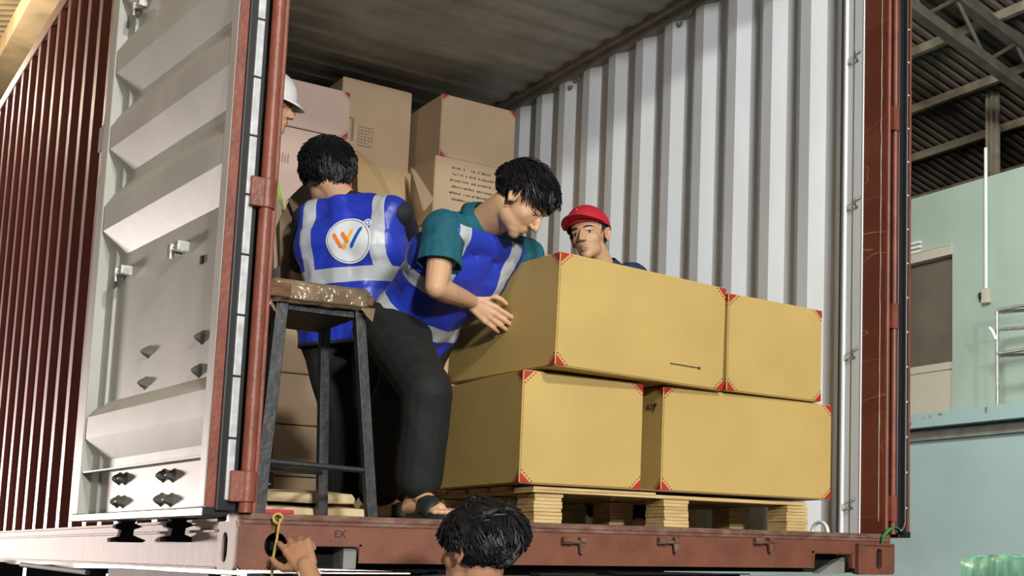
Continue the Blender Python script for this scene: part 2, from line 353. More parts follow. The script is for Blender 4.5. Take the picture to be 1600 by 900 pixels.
# ================================================================== the container
XL, XR, PER = -.043, 2.395, .278
def corrugated(name, xin, xout, y0, y1, z0, z1, phase, m, parent, flip=False, th=.004):
    # flats at xin for [phase-.07, phase], slopes .069, flats at xout between
    prof = []
    k0 = int(math.floor((y0 - phase) / PER)) - 1; k = k0
    while phase + k * PER - .07 < y1 + PER:
        y = phase + k * PER; prof += [(xin, y - .07), (xin, y), (xout, y + .069), (xout, y + .139)]; k += 1
    prof = [p for p in prof if y0 <= p[1] <= y1]
    b = MB(); n = len(prof)
    for x, y in prof: b.v += [(x, y, z0), (x, y, z1)]
    b.f = [(2 * i, 2 * i + 2, 2 * i + 3, 2 * i + 1) for i in range(n - 1)]; b.m = [0] * len(b.f)
    o = b.build(name, m, parent); s = o.modifiers.new('thickness', 'SOLIDIFY'); s.thickness = th; s.offset = 0
    return o
def container():
    C = empty('shipping_container', (0, 0, -.155), 'brick-red high-cube shipping container with open doors, loaded with cartons', 'shipping container')
    corrugated('side_panel', 2.352, 2.388, .27, 12.0, -.02, 2.66, 1.123, M_wallw, C)
    ol = corrugated('side_panel', -.043, -.007, .12, 12.0, -.02, 2.66, 2.627, M_maroon, C); ol['label'] = 'maroon outer side panel'
    # lining of the left wall as seen from inside (same sheet, painted pale)
    corrugated('side_lining', -.036, .0, .12, 12.0, -.01, 2.66, 2.627, M_wallw, C)
    # roof sheet: shallow cross ribs
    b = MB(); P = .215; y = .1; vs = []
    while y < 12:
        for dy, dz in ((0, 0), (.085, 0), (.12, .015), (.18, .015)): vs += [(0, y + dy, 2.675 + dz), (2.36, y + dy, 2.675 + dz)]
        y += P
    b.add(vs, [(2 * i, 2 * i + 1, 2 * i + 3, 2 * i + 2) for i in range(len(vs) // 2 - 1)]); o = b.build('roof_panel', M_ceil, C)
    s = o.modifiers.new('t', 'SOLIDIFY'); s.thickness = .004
    b = MB(); b.box((XL, 12.0, -.12), (XR, 12.06, 2.74)); b.build('front_panel', M_wallw, C)
    b = MB(); b.box((0, .0, -.03), (2.352, 12, -.002)); b.build('floor_board', M_ply, C)
    # rails
    b = MB(); b.box((2.298, .1, 2.648), (2.36, 12, 2.70)); b.box((2.335, .1, 2.615), (2.39, 12, 2.66)); b.build('top_rail', M_rail, C, bevel=.004)
    b = MB(); b.box((XL - .0, .12, 2.66), (.04, 12, 2.74)); b.box((XL - .006, .12, 2.655), (XL, 12, 2.665)); b.build('top_rail', M_brick, C, bevel=.004)
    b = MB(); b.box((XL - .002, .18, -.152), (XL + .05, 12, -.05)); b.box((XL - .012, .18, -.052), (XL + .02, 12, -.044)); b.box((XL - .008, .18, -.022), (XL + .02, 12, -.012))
    b.box((XL + .004, .18, -.05), (XL + .02, 12, -.015)); b.box((XL - .012, .18, -.156), (XL + .05, 12, -.149)); o = b.build('bottom_rail', M_glareprimer, C, bevel=.002); o['label'] = 'bottom rail with glare painted into its pale colour'
    b = MB(); b.box((XR - .05, .18, -.152), (XR, 12, -.01)); b.build('bottom_rail', M_brick, C)
    # header above the door opening
    b = MB(); b.box((XL, 0, 2.585), (XR, .11, 2.74)); b.build('door_header', M_brick, C, bevel=.004)
    # corner posts
    b = MB(); b.box((XL, .02, -.04), (.006, .135, 2.62)); b.build('corner_post', M_brick, C, bevel=.004)
    b = MB(); b.box((XL + .0, -.004, .005), (XL + .018, .03, 2.6)); b.build('post_web', M_black, C)
    b = MB(); b.cyl((-.034, -.014, .0), (-.034, -.014, 2.6), .0185, seg=24); b.build('hinge_bar', M_brick, C, smooth=True)
    b = MB(); b.box((2.347, .0, -.02), (2.36, .137, 2.62)); o = b.build('corner_post', M_scr, C); o['label'] = 'scratched brown right corner post'
    b = MB(); b.tube([(2.3465, .030 + .004 * noise.noise(Vector((0, 0, k * .7))), .05 + k * .05) for k in range(52)], [.0012 + .0022 * abs(noise.noise(Vector((3, 1, k * .45)))) for k in range(52)], seg=5); o = b.build('chipped_edge', M_cream, C); o['label'] = 'chipped cream edge'
    b = MB(); b.box((2.36, .02, -.02), (XR, .137, 2.62)); b.build('post_core', M_brick, C)
    b = MB(); b.box((2.345, .137, -.01), (2.385, .2, 2.64)); b.box((2.350, .2, -.01), (2.385, .262, 2.64)); b.cyl((2.352, .255, -.01), (2.352, .255, 2.64), .011)
    b.box((2.343, .137, -.01), (2.35, .146, 2.64))
    b.build('inner_post', M_wallw, C, bevel=.003)
    b = MB(); b.cyl((2.348, .267, -.01), (2.348, .267, 2.64), .007); b.build('seal_line', M_bolt, C)
    b = MB(); b.cyl((2.356, -.004, .0), (2.356, -.004, 2.6), .009, seg=16); b.box((2.35, .0, .0), (2.375, .02, 2.6)); b.cyl((2.383, -.014, .0), (2.383, -.014, 2.6), .012, seg=20)
    b.build('hinge_bar', M_brick, C, smooth=True)
    b = MB(); b.box((2.364, -.006, .0), (2.372, .004, 2.6)); b.build('post_groove', M_dark, C)
    for zc in (.07, .89, 1.75, 2.42):
        b = MB(); b.cyl((-.034, -.014, zc - .042), (-.034, -.014, zc + .042), .024, seg=24); b.box((-.082, -.034, zc - .042), (-.034, .0, zc + .042)); b.build('hinge_lug', M_brick, C, smooth=True, bevel=.003)
    for zc in (.10, .865, 1.68, 2.4):
        b = MB(); b.cyl((2.383, -.014, zc - .05), (2.383, -.014, zc + .05), .017, seg=20); b.box((2.36, -.03, zc - .05), (2.383, .0, zc + .05)); b.build('hinge_lug', M_brick, C, smooth=True)
    # left post side cheek, peeled to pale primer
    b = MB(); b.prism([(XL - .004, .02, .06), (XL - .004, .075, .055), (XL - .004, .09, -.02), (XL - .004, .0, -.04), (XL - .004, .004, -.01)], (.01, 0, 0)); b.build('post_cheek', M_glareprimer, C, bevel=.002)
    # rear sill with its two fork notches; round hole of the corner casting at the left
    out = [(XL, 0, 0), (XR - .012, 0, 0), (XR - .012, 0, -.04), (2.2, 0, -.04), (2.2, 0, -.134), (2.185, 0, -.134), (2.178, 0, -.081), (2.0, 0, -.081), (1.994, 0, -.134), (.30, 0, -.134), (.288, 0, -.092),
           (.28, 0, -.088), (.128, 0, -.088), (.121, 0, -.094), (.121, 0, -.155), (XL + .012, 0, -.155), (XL, 0, -.14)]
    plate('door_sill', out, [circ(.057, -.087, .031, .036, 0)], (0, 1, 0), .018, M_sill, C)
    b = MB(); b.box((XL + .006, -.006, -.018), (2.375, .12, .0)); b.box((XL + .006, -.004, -.03), (2.375, .004, -.018)); b.build('sill_lip', M_rust, C, bevel=.003)
    b = MB(); b.box((XL + .01, .10, -.15), (2.19, .12, -.02)); b.box((.12, .03, -.13), (.125, .12, -.02)); b.build('sill_shade', M_dark, C)  # near-black backing paints in the shade seen through the sill openings
    b = MB(); b.box((1.985, -.004, -.078), (2.185, .004, -.071)); b.box((1.985, -.004, -.134), (1.993, .004, -.071)); b.box((2.182, -.004, -.134), (2.19, .004, -.071)); b.build('notch_rim', M_sill, C); b = MB(); b.box((.115, -.003, -.086), (.295, .003, -.080)); b.box((.289, -.003, -.134), (.297, .003, -.08)); b.build('notch_rim', M_sill, C)
    b = MB(); b.box((.253, .02, -.15), (.29, .1, -.09)); b.build('gusset', M_grey, C)
    b = MB(); b.prism([(2.06, .05, -.155), (2.19, .05, -.155), (2.19, .05, -.085)], (0, .04, 0)); b.build('gusset', M_grey, C)
    # castings: right one is proud of the sill, with an oval hole; the left shows its side with an oval hole
    def rr(x0, x1, z0, z1, r, y, n=5):
        pts = []
        for cx, cz, a0 in ((x1 - r, z1 - r, 0), (x0 + r, z1 - r, 90), (x0 + r, z0 + r, 180), (x1 - r, z0 + r, 270)):
            for i in range(n + 1):
                a = math.radians(a0 + 90 * i / n); pts.append((cx + r * math.cos(a), y, cz + r * math.sin(a)))
        return pts
    plate('corner_casting', rr(2.205, 2.395, -.157, -.038, .012, -.012), [rr(2.298, 2.328, -.135, -.058, .014, -.012)], (0, 1, 0), .02, M_sill, C)
    b = MB(); b.box((2.205, .008, -.155), (2.385, .02, -.04)); b.build('casting_shade', M_dark, C)  # near-black block paints the shade inside the casting hole
    b = MB(); b.box((2.205, -.016, -.155), (2.24, -.01, -.04)); b.box((2.205, -.018, -.046), (2.39, -.008, -.038)); b.build('casting_flange', M_sill, C, bevel=.002)
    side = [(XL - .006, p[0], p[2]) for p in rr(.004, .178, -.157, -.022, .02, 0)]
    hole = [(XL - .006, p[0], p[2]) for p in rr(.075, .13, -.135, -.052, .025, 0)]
    o = plate('corner_casting', side, [hole], (1, 0, 0), .012, M_glareprimer, C); o['label'] = 'pale side of the left corner casting with an oval hole'
    b = MB(); b.box((XL + .008, .02, -.15), (XL + .02, .17, -.03)); b.build('casting_shade', M_dark, C)  # dark fill coloured as the shade within the side hole
    # lashing fittings on the sill
    for px in (893, 1041, 1190):
        p = onplane(px, 850, 1, -.0); b = MB()
        b.cyl((p.x - .04, -.012, p.z + .01), (p.x - .005, -.012, p.z + .01), .013); b.cyl((p.x - .01, -.014, p.z + .006), (p.x + .045, -.014, p.z + .006), .006)
        b.cyl((p.x + .02, -.014, p.z + .012), (p.x + .04, -.014, p.z + .012), .012); b.prism([(p.x + .018, -.02, p.z + .01), (p.x + .042, -.02, p.z + .01), (p.x + .034, -.02, p.z - .03), (p.x + .024, -.02, p.z - .03)], (0, .012, 0))
        b.build('lashing_bracket', M_rust, C, bevel=.001)
    text('stamp', 'EX', .028, frame((.232, -.001, -.052), (1, 0, 0), (0, -1, 0)), M_ink, C)
    # lashing rings and hooks inside
    for px, py in ((1075, 22), (901, 124)):
        p = onplane(px, py, 0, 2.335); b = MB(); b.tube([(2.33, p.y + .028 * math.cos(a), p.z + .005 + .024 * math.sin(a)) for a in [math.pi * (1.0 + k / 8 * 1.0) for k in range(9)]], .006); b.build('lashing_ring', M_bolt, C, smooth=True)
    b = MB(); b.tube([(2.30, .33 + .05 * math.cos(a), .005 + .045 * math.sin(a)) for a in [math.pi * k / 10 for k in range(11)]], .008); b.build('lashing_ring', M_white, C, smooth=True)
    for px, py in ((1341, 87), (1340, 316), (1336, 551), (1332, 786)):
        p = onplane(px, py, 0, 2.34); b = MB(); b.tube([(2.345, p.y - .012, p.z + .018), (2.322, p.y - .005, p.z + .008), (2.325, p.y, p.z - .012), (2.345, p.y + .005, p.z - .02)], .005); b.build('lashing_hook', M_bolt, C, smooth=True)

    # ---- a door leaf; s runs along its width, t is how far towards the viewer of the inner face, z up
    def leaf(org, dirv, nrm, fancy, name, wavy=True):
        u = Vector(dirv).normalized(); n = Vector(nrm) - u * Vector(nrm).dot(u); n.normalize()
        M = Matrix((u, n, Vector((0, 0, 1)))).transposed().to_4x4(); M.translation = Vector(org)
        WD, ZB, ZT = 1.235, .012, 2.56
        # panel sheet: horizontal ribs
        prof = [(ZT, -.035)]
        for zc in (2.10, 1.815, 1.53, 1.305, 1.02):
            pass
        crests = [(2.46, 2.38), (2.175, 2.095), (1.89, 1.81), (1.615, 1.535), (1.345, 1.262), (1.060, .974)]
        for a, c in crests: prof += [(a + .075, -.040), (a, 0), (c, 0), (c - .095, -.040)]
        prof += [(.385, -.040), (.335, 0), (.262, 0), (.19, -.040), (.152, -.040), (ZB, -.040)]
        prof = sorted(prof, key=lambda q: -q[0]); b = MB()
        for z, t in prof: b.v += [M @ Vector((.03, t, z)), M @ Vector((1.16, t, z))]
        b.f = [(2 * i, 2 * i + 1, 2 * i + 3, 2 * i + 2) for i in range(len(prof) - 1)]; b.m = [0] * len(b.f)
        D = b.build(name, M_doorw, C); s = D.modifiers.new('t', 'SOLIDIFY'); s.thickness = .004
        def part(nm, m, fn, **k):
            bb = MB(); fn(bb); return bb.build(nm, m, D, **k)
        part('door_frame', M_doorw, lambda b: (b.box((.0, -.05, ZB), (.05, .002, ZT), M), b.box((1.165, -.06, ZB), (WD, .004, ZT), M), b.box((.05, -.05, ZT - .08), (1.165, 0, ZT), M)), bevel=.003)
        part('sheet_edge', M_doorw, lambda b: b.box((1.085, -.046, ZB), (1.17, -.03, ZT), M))
        part('ledge', M_rail, lambda b: b.box((.04, -.045, .148), (1.165, .0, .153), M))
        part('bottom_seal', M_black, lambda b: (b.box((-.005, -.06, ZB - .024), (WD, .006, ZB), M),), bevel=.003)
        part('hinge_edge', M_brick, lambda b: b.box((-.004, -.024, ZB), (.0, -.0, ZT), M))
        part('gasket', M_black, lambda b: (b.box((-.016, -.078, ZB - .01), (.004, -.024, ZT), M),), bevel=.004)
        if fancy: part('gasket_strip', M_strip, lambda b: [b.box((-.022, -.064, z), (-.014, -.044, min(z + .165, ZT)), M) for z in [ZB + .02 + .17 * k for k in range(15)]], bevel=.002)
        part('outer_skin', M_brick, lambda b: b.box((.0, -.066, ZB), (WD, -.052, ZT), M))
        for ss in (.93, .45):
            part('lock_rod', M_steel, lambda b: b.cyl(M @ Vector((ss, -.088, -.0)), M @ Vector((ss, -.088, 2.6)), .017), smooth=True)
            pts = [(-.03, .0), (-.022, -.008), (-.048, -.018), (-.022, -.026), (-.02, -.042), (-.062, -.056), (-.052, -.062), (.05, -.062), (.052, -.052), (.022, -.046), (.018, -.028), (.038, -.022), (.036, -.014), (.02, -.008), (.03, 0)]
            part('cam_keeper', M_dark, lambda b: b.prism([(ss, -.085 + x * .95, z * 1.15 - .008) for x, z in pts], (.03, 0, 0), M))
        if fancy:
            bolts = [(.702, .513), (.227, .504), (.709, .415), (.233, .408), (.472, .116), (.385, .113), (.478, .045), (.391, .042), (.894, .122), (.83, .12), (.895, .049), (.835, .047)]
            for s_, z_ in bolts:
                part('plug_bolt', M_bolt, lambda b: (b.cyl(M @ Vector((s_, -.04, z_)), M @ Vector((s_, -.028, z_)), .022, .012, seg=6), b.cyl(M @ Vector((s_, -.028, z_)), M @ Vector((s_, -.016, z_)), .014, .003, seg=6)))
            for s_, z_ in ((.065, .735), (.272, .739)):
                part('vent_plug', M_dark, lambda b: b.box((s_ - .008, -.04, z_ - .012), (s_ + .008, -.034, z_ + .012), M))
            for s_, z_ in ((.442, .80), (.98, .81), (1.02, 1.745)):
                part('tie_bracket', M_steel, lambda b: (b.cyl(M @ Vector((s_ - .05, -.02, z_ - .005)), M @ Vector((s_ + .05, -.02, z_ + .005)), .011), b.box((s_ - .045, -.04, z_ - .014), (s_ - .015, -.006, z_ + .014), M), b.box((s_ + .02, -.04, z_ - .014), (s_ + .045, -.006, z_ + .014), M),
                                                         b.cyl(M @ Vector((s_ + .03, -.012, z_ - .03)), M @ Vector((s_ + .03, -.012, z_)), .009)), smooth=True)
            part('latch_plate', M_doorw, lambda b: (b.box((1.225, -.03, 1.31), (1.395, -.024, 1.40), M), b.cyl(M @ Vector((1.25, -.02, 1.30)), M @ Vector((1.25, -.02, 1.41)), .008), b.cyl(M @ Vector((1.30, -.02, 1.30)), M @ Vector((1.30, -.02, 1.41)), .008)))
        return D
    d = leaf((-.135, .0, 0), (-.09, 1.18, 0), (-1, -.1, 0), True, 'door'); d['label'] = 'open door with pale ribbed inner face'
    leaf((2.472, -.012, 0), (.06, 1.18, 0), (1, .0, 0), False, 'door')
    b = MB(); b.tube([(2.428, -.035, 2.55), (2.428, -.035, .05), (2.424, -.035, .03), (2.412, -.035, .015), (2.405, -.03, .012)], .0105); b.build('door_seal', M_black, C, smooth=True)
    for k in range(18): b = MB(); b.cyl((2.4255, -.0455, .1 + k * .14), (2.4255, -.0455, .106 + k * .14), .003); b.build('seal_highlight', M_white, C)  # white dots painted as highlights along the black seal
container()

# chassis under the container
def chassis():
    t = empty('trailer_chassis', (1.2, 2, GZ), 'dark steel trailer chassis directly beneath the container floor', 'trailer')
    b = MB()
    for x in (.55, 1.75): b.box((x, .25, -.42), (x + .09, 11.9, -.16))
    for y in (.3, 2.2, 4.2, 6.2, 8.2, 10.2): b.box((.1, y, -.34), (2.3, y + .1, -.2))
    b.build('frame_rails', M_ironblk, t)
    b = MB(); b.box((-.02, .12, -.30), (2.38, .22, -.172)); b.box((0, .05, -.178), (2.36, .14, -.166)); b.build('rear_beam', M_ironblk, t)
    b = MB(); b.box((.86, -.02, -.166), (1.06, .05, -.158)); b.box((.2, .0, -.160), (.5, .05, -.156)); b.box((1.15, .0, -.160), (1.7, .05, -.156)); b.build('rear_light_panel', M_dark, t)
    b = MB(); b.box((XL + .01, .3, -.30), (XL + .03, 1.6, -.17)); b.build('mud_flap_panel', M_grey, t)
    b = MB(); b.cyl((XL, 1.9, -.19), (XL, 3.4, -.175), .01); b.build('lashing_bar', M_grey, t)
    for y in (8.3, 9.6):
        for x in (.1, 2.25):
            b = MB(); b.cyl((x - .12, y, GZ + .5), (x + .12, y, GZ + .5), .5, seg=36); b.cyl((x - .13, y, GZ + .5), (x + .13, y, GZ + .5), .27, seg=24); b.build('wheel', M_black, t, smooth=True)
    b = MB()
    for x in (.15, 2.2):
        b.box((x - .05, 3.0, GZ), (x + .05, 3.1, -.3))
    b.build('landing_leg', M_ironblk, t)
chassis()

# ================================================================== cartons
def carton(name, org, size, rz, m, label, group=None, tilt=0, marks='flbr', text_lines=None, seam=True, roll=0, bulge=.004, seed=0):
    """box standing on org = its near left bottom corner; x along its width, y depth, z height"""
    Wd, Dp, H = size
    M = Matrix.Translation(Vector(org)) @ Matrix.Rotation(rz, 4, 'Z') @ Matrix.Rotation(tilt, 4, 'X') @ Matrix.Rotation(roll, 4, 'Y')
    T = empty(name, org, label, 'carton', group); 
    bm = bmesh.new(); bmesh.ops.create_cube(bm, size=1)
    for v in bm.verts: v.co = Vector(((v.co.x + .5) * Wd, (v.co.y + .5) * Dp, (v.co.z + .5) * H))
    bmesh.ops.bevel(bm, geom=bm.edges[:], offset=.004, segments=2, affect='EDGES')
    bmesh.ops.subdivide_edges(bm, edges=[e for e in bm.edges if e.calc_length() > .1], cuts=7, use_grid_fill=True)
    c = Vector((Wd / 2, Dp / 2, H / 2))
    for v in bm.verts:
        p = v.co; q = Vector(((p.x - c.x) / c.x, (p.y - c.y) / c.y, (p.z - c.z) / c.z))
        bl = bulge * (.6 + .5 * noise.noise(p * 3 + Vector((seed, 0, 0))))
        if abs(q.x) > .98: p.x += math.copysign(bl, q.x) * (1 - q.y ** 2) * (1 - q.z ** 2)
        if abs(q.y) > .98: p.y += math.copysign(bl, q.y) * (1 - q.x ** 2) * (1 - q.z ** 2)
        if q.z > .98: p.z += bl * .4 * (1 - q.x ** 2) * (1 - q.y ** 2)
    bm.transform(M)
    me = bpy.data.meshes.new('box'); bm.to_mesh(me); bm.free();     BX = me
    b = MB(); e = .0016
    def tri(face, cx, cz, sx, sz, L=.033):
        # corner mark on a face: face 'f' (y=0) or 'l' (x=0) or 't'
        P = (lambda a, z: Vector((a, -e, z))) if face == 'f' else (lambda a, z: Vector((-e, a, z)))
        a0, a1, a2 = P(cx, cz), P(cx + sx * L, cz), P(cx, cz + sz * L * .95)
        b.add([M @ p for p in (a0, a1, a2)], [(0, 1, 2)])
        for k in range(5):
            t = (k + .5) / 5; a = cx + sx * L * 1.35 * t; z = cz + sz * L * 1.3 * (1 - t)
            q = .0024; b.add([M @ P(a - q, z - q), M @ P(a + q, z - q), M @ P(a + q, z + q), M @ P(a - q, z + q)], [(0, 1, 2, 3)])
    g = .003
    if 'f' in marks:
        for cx, sx in ((g, 1), (Wd - g, -1)):
            for cz, sz in ((g, 1), (H - g, -1)): tri('f', cx, cz, sx, sz)
    if 'l' in marks:
        for cy, sy in ((g, 1), (Dp - g, -1)):
            for cz, sz in ((g, 1), (H - g, -1)): tri('l', cy, cz, sy, sz)
    n0 = len(BX.vertices); vs = [v.co[:] for v in BX.vertices] + b.v; fs = [tuple(p.vertices) for p in BX.polygons]; nf = len(fs)
    fs += [tuple(i + n0 for i in f) for f in b.f]; me = bpy.data.meshes.new('box'); me.from_pydata(vs, [], fs); me.materials.append(m); me.materials.append(M_red)
    me.polygons.foreach_set('material_index', [0] * nf + [1] * len(b.f)); me.update()
    me.polygons.foreach_set('use_smooth', [True] * len(me.polygons)); me.set_sharp_from_angle(angle=math.radians(40))
    o = bpy.data.objects.new('box', me); COL.objects.link(o); attach(o, T)
    return T, M
KR = 'kraft cartons stacked on the pallet'
carton('carton', (.845, .12, .130), (.462, .72, .372), 0, M_card, 'kraft carton standing on the left half of the pallet, lowest and leftmost of the stack', KR, seed=1)
t, M = carton('carton', (1.391, .12, .130), (.785, .55, .372), 0, M_card, 'long kraft carton on the right half of the pallet, lower right of the stack', KR, seed=2)
text('print', 'A1JP', .035, M @ frame((-.0015, .075, .30), (0, -1, 0), (-1, 0, 0)), M_ink, t)
t, M = carton('carton', (.905, .02, .512), (.72, .70, .380), math.radians(5.0), M_card, 'big kraft carton overhanging the pallet stack, gripped by the leaning worker', KR, seed=3, roll=math.radians(.7))
b = MB(); b.box((.47, -.004, .066), (.60, -.001, .069)); b.box((.598, -.005, .063), (.606, -.001, .071)); [b.v.__setitem__(i, tuple(M @ Vector(v))) for i, v in enumerate(b.v)]; b.build('tear_mark', M_ink, t)
carton('carton', (1.640, .085, .506), (.465, .66, .362), math.radians(2), M_card, 'shorter kraft carton, upper right of the pallet stack, near the white wall', KR, seed=4)

# pallet of stacked plywood strips
P = empty('pallet', (1.45, .5, 0), 'pale plywood pallet on blocks under the stack of kraft cartons', 'pallet')
px0, px1, py0, py1 = .87, 2.03, .06, .90
def slatblock(x0, x1, y0, y1, z0, z1, m=M_wood, nm='block', n=8):
    b = MB(); h = (z1 - z0) / n
    for k in range(n):
        j = lambda: random.uniform(-.003, .003); b.box((x0 + j(), y0 + j(), z0 + k * h), (x1 + j(), y1 + j(), z0 + (k + .9) * h))
    return b.build(nm, m, P)
for x in (.885, 1.385, 1.93):
    for y in (.085, .45, .80): slatblock(x, x + .1, y, y + .12, .003, .098)
b = MB(); b.box((px0 - .0, .07, .1), (1.345, .20, .108)); b.box((px0, .066, .109), (1.335, .2, .118)); b.build('deck_board', M_wood, P)
b = MB(); b.box((1.35, .09, .1), (px1, .22, .112)); b.build('deck_board', M_wood, P)
for k in range(4):
    b = MB(); y = .26 + .17 * k; b.box((px0, y, .113), (px1, y + .12, .125)); b.build('deck_board', M_wood, P)
for x in (.88, 1.38, 1.93):
    b = MB(); b.box((x, .1, .101), (x + .1, .9, .1125)); b.build('stringer_board', M_wood, P)
b = MB(); b.box((px0, .09, .1255), (px1, .2, .1295)); b.build('deck_sheet', M_cardd, P)
text('print', 'MADE IN', .03, frame((.885 - .0065, .49, .05), (0, -1, 0), (-1, 0, 0)), M_ink, P)

# cartons at the back of the load
G1 = 'cartons stacked at the back right'; G2 = 'low pinkish cartons stacked at the back'; G3 = 'kraft cartons stacked by the left wall'
Y = 3.0
carton('carton', (1.735, Y, 2.108), (.45, .75, .362), 0, M_cardb, 'beige carton topmost in the back right column, against the white wall', G1, seed=5, marks='f')
t, M = carton('carton', (1.705, Y - .02, 1.735), (.47, .75, .368), 0, M_cardb, 'beige carton with printed text lines, second from top in the back right column', G1, seed=6, marks='')
b = MB(); random.seed(4)
for r in range(6):
    x = .09 + .012 * (r % 2); z = .31 - r * .036
    end = .42 if r else .33
    while x < end:
        wd = random.choice((.006, .009, .012)); h = random.choice((.010, .013))
        if random.random() > .15:
            b.box((x, -.005, z), (x + .0022, -.0035, z + h)); b.box((x, -.005, z + (h - .002) * random.random()), (x + wd * .8, -.0035, z + .002 + (h - .002) * .5))
            if random.random() > .5: b.box((x + wd * .7, -.005, z), (x + wd * .7 + .002, -.0035, z + h))
        x += wd + .004
b.v = [tuple(M @ Vector(v)) for v in b.v]; b.build('print', M_ink, t)
for k in range(4):
    carton('carton', (1.705 + .01 * (k % 2), Y, 1.36 - .372 * k), (.47, .75, .368), 0, M_cardb, 'beige carton in the back right column, %s' % ('third from the top' , 'fourth from the top', 'second from the floor', 'lowest')[k], G1, seed=7 + k, marks='')
# deeper broad cartons between the columns
G4 = 'broad cartons deep in the load'
Yd = 3.35
t, M = carton('carton', (1.30, Yd, 2.06), (.40, .7, .50), 0, M_cardb, 'broad beige carton deep in the load under the roof, with a shipping label', G4, seed=12, marks='')
b = MB(); b.box((.06, -.004, .14), (.075, -.0025, .27)); b.box((.06, -.004, .265), (.03, -.0025, .275))
for k in range(7): b.box((.10 + .0, -.004, .12 + .018 * k), (.10 + .09 * (.6 + .4 * random.random()), -.003, .124 + .018 * k))
for k in range(5): b.box((.10 + k * .02, -.004, .12), (.102 + k * .02, -.003, .24))
b.v = [tuple(M @ Vector(v)) for v in b.v]; b.build('label_print', mat('faint_ink', (.30, .22, .15), .7), t)
carton('carton', (1.28, Yd - .1, 1.52), (.40, .7, .53), 0, mat('buff_cardboard', (.55, .39, .20), .62, var=.06, vscale=3), 'yellowish carton below the broad one with a loose lid flap', G4, seed=13, marks='')
for k, z in enumerate((.98, .45, .0)):
    carton('carton', (1.28, Yd - .05, z), (.40, .7, .52 if z else .44), 0, M_cardb, 'carton deep in the load behind the workers, %s' % ('third down', 'fourth down', 'on the floor')[k], G4, seed=14 + k, marks='')
b = MB(); a = W(598, 262, 7.05); c = W(640, 312, 6.3)
b.prism([W(558, 235, 7.04), W(592, 262, 7.04), W(622, 330, 6.75), W(560, 330, 6.75)], (0, .004, .004)); tag(b.build('cardboard_flap', mat('buff_cardboard', (.55, .39, .2))), 'loose yellowish cardboard flap sloping behind the worker in the logo vest', 'cardboard')
b = MB(); b.prism([W(642, 262, 7.16), W(650, 268, 7.14), W(678, 312, 6.95), W(662, 330, 6.9)], (0, .004, .004)); tag(b.build('cardboard_flap', M_cardb), 'narrow beige flap hanging open beside the printed carton', 'cardboard')
# pinkish low cartons, nine high
for k in range(9):
    z = 2.082 - .258 * k
    mm = M_cardp if k < 5 else M_cardb
    lab = ['topmost, under the roof', 'second from the top', 'third from the top, beside the helmeted person', 'fourth from the top', 'fifth from the top', 'fourth from the floor', 'third from the floor', 'second from the floor', 'on the floor'][k]
    x0 = .56 - (.02 if k % 2 else 0); y0 = 2.97 - (.10 if k >= 2 else 0)
    t, M = carton('carton', (x0, y0, max(z, .0)), (.655, .6, .252), 0, mm, 'low pinkish carton in the back left column, ' + lab, G2, seed=20 + k, marks='f')
    b = MB()
    for q in range(4): b.box((.33 + q * .014, -.005, .06), (.336 + q * .014, -.0035, .10 + .01 * (q % 2)))
    if k < 4: b.v = [tuple(M @ Vector(v)) for v in b.v]; b.build('print', mat('faint_red_ink', (.42, .22, .18), .7), t)
# kraft cartons near the left wall
for k in range(3):
    z = (.0, .30, .672)[k]; h = (.295, .368, .368)[k]
    t, M = carton('carton', (.02, 2.12, z + .0), (.48 + (.012 if k == 2 else 0), .72, h), 0, M_card, 'kraft carton by the left wall, ' + ('lowest of three', 'middle of three, red corner print', 'top of three')[k], G3, seed=40 + k, marks='f')
    if k == 2:
        b = MB(); 
        for q in range(2): b.box((.32, -.005, .10 + q * .05), (.40, -.003, .104 + q * .05)); b.box((.34 + q * .02, -.005, .10), (.345 + q * .02, -.003, .14))
        b.v = [tuple(M @ Vector(v)) for v in b.v]; b.build('print', M_ink, t)
# crushed flat cartons on the floor by the stool
G5 = 'flattened cartons on the container floor'
for k, (pts, z0, th, lab) in enumerate((
        ([(.04, .48), (.50, .50), (.52, 1.0), (.04, 1.0)], .0, .038, 'lower flattened pale carton on the floor behind the stool'),
        ([(.04, .50), (.46, .52), (.49, .95), (.04, 1.02)], .056, .03, 'upper flattened pale carton on the floor behind the stool'))):
    b = MB(); n = 22; loop = []
    for i in range(4):
        a = Vector((*pts[i], 0)); c = Vector((*pts[(i + 1) % 4], 0))
        for j in range(n): p = a.lerp(c, j / n); loop.append(p + Vector((random.uniform(-.006, .006), random.uniform(-.006, .006), 0)))
    cc = sum(loop, Vector()) / len(loop); rings = []
    for s_, z_ in ((1, 0), (1.01, th * .5), (.97, th), (.6, th + .012), (.05, th + .015)):
        rings.append([cc + (p - cc) * s_ + Vector((0, 0, z0 + z_ + .004 * noise.noise(p * 9) + (0 if z_ == 0 else .0))) for p in loop])
    N = len(loop); b.add(sum(rings, []), [tuple(range(N))[::-1]] + [(r * N + i, r * N + (i + 1) % N, (r + 1) * N + (i + 1) % N, (r + 1) * N + i) for r in range(4) for i in range(N)] + [tuple(range(4 * N, 5 * N))])
    tag(b.build('flattened_carton', M_cardc, smooth=30), lab, 'carton', G5)
b = MB(); b.prism([(.05, .60, .112), (.05, .60, .21), (.21, .60, .112)], (0, .01, 0)); b.prism([(.05, .609, .112), (.05, .65, .22), (.22, .609, .112)], (0, .01, .0)); tag(b.build('cardboard_flap', M_cardc), 'pale torn flap propped up behind the front left stool leg', 'cardboard')
b = MB(); b.box((.05, .12, .002), (.14, .30, .016)); tag(b.build('red_packet', mat('crimson_packet', (.45, .02, .05), .5), bevel=.004), 'small crimson packet lying at the foot of the stool', 'packet')
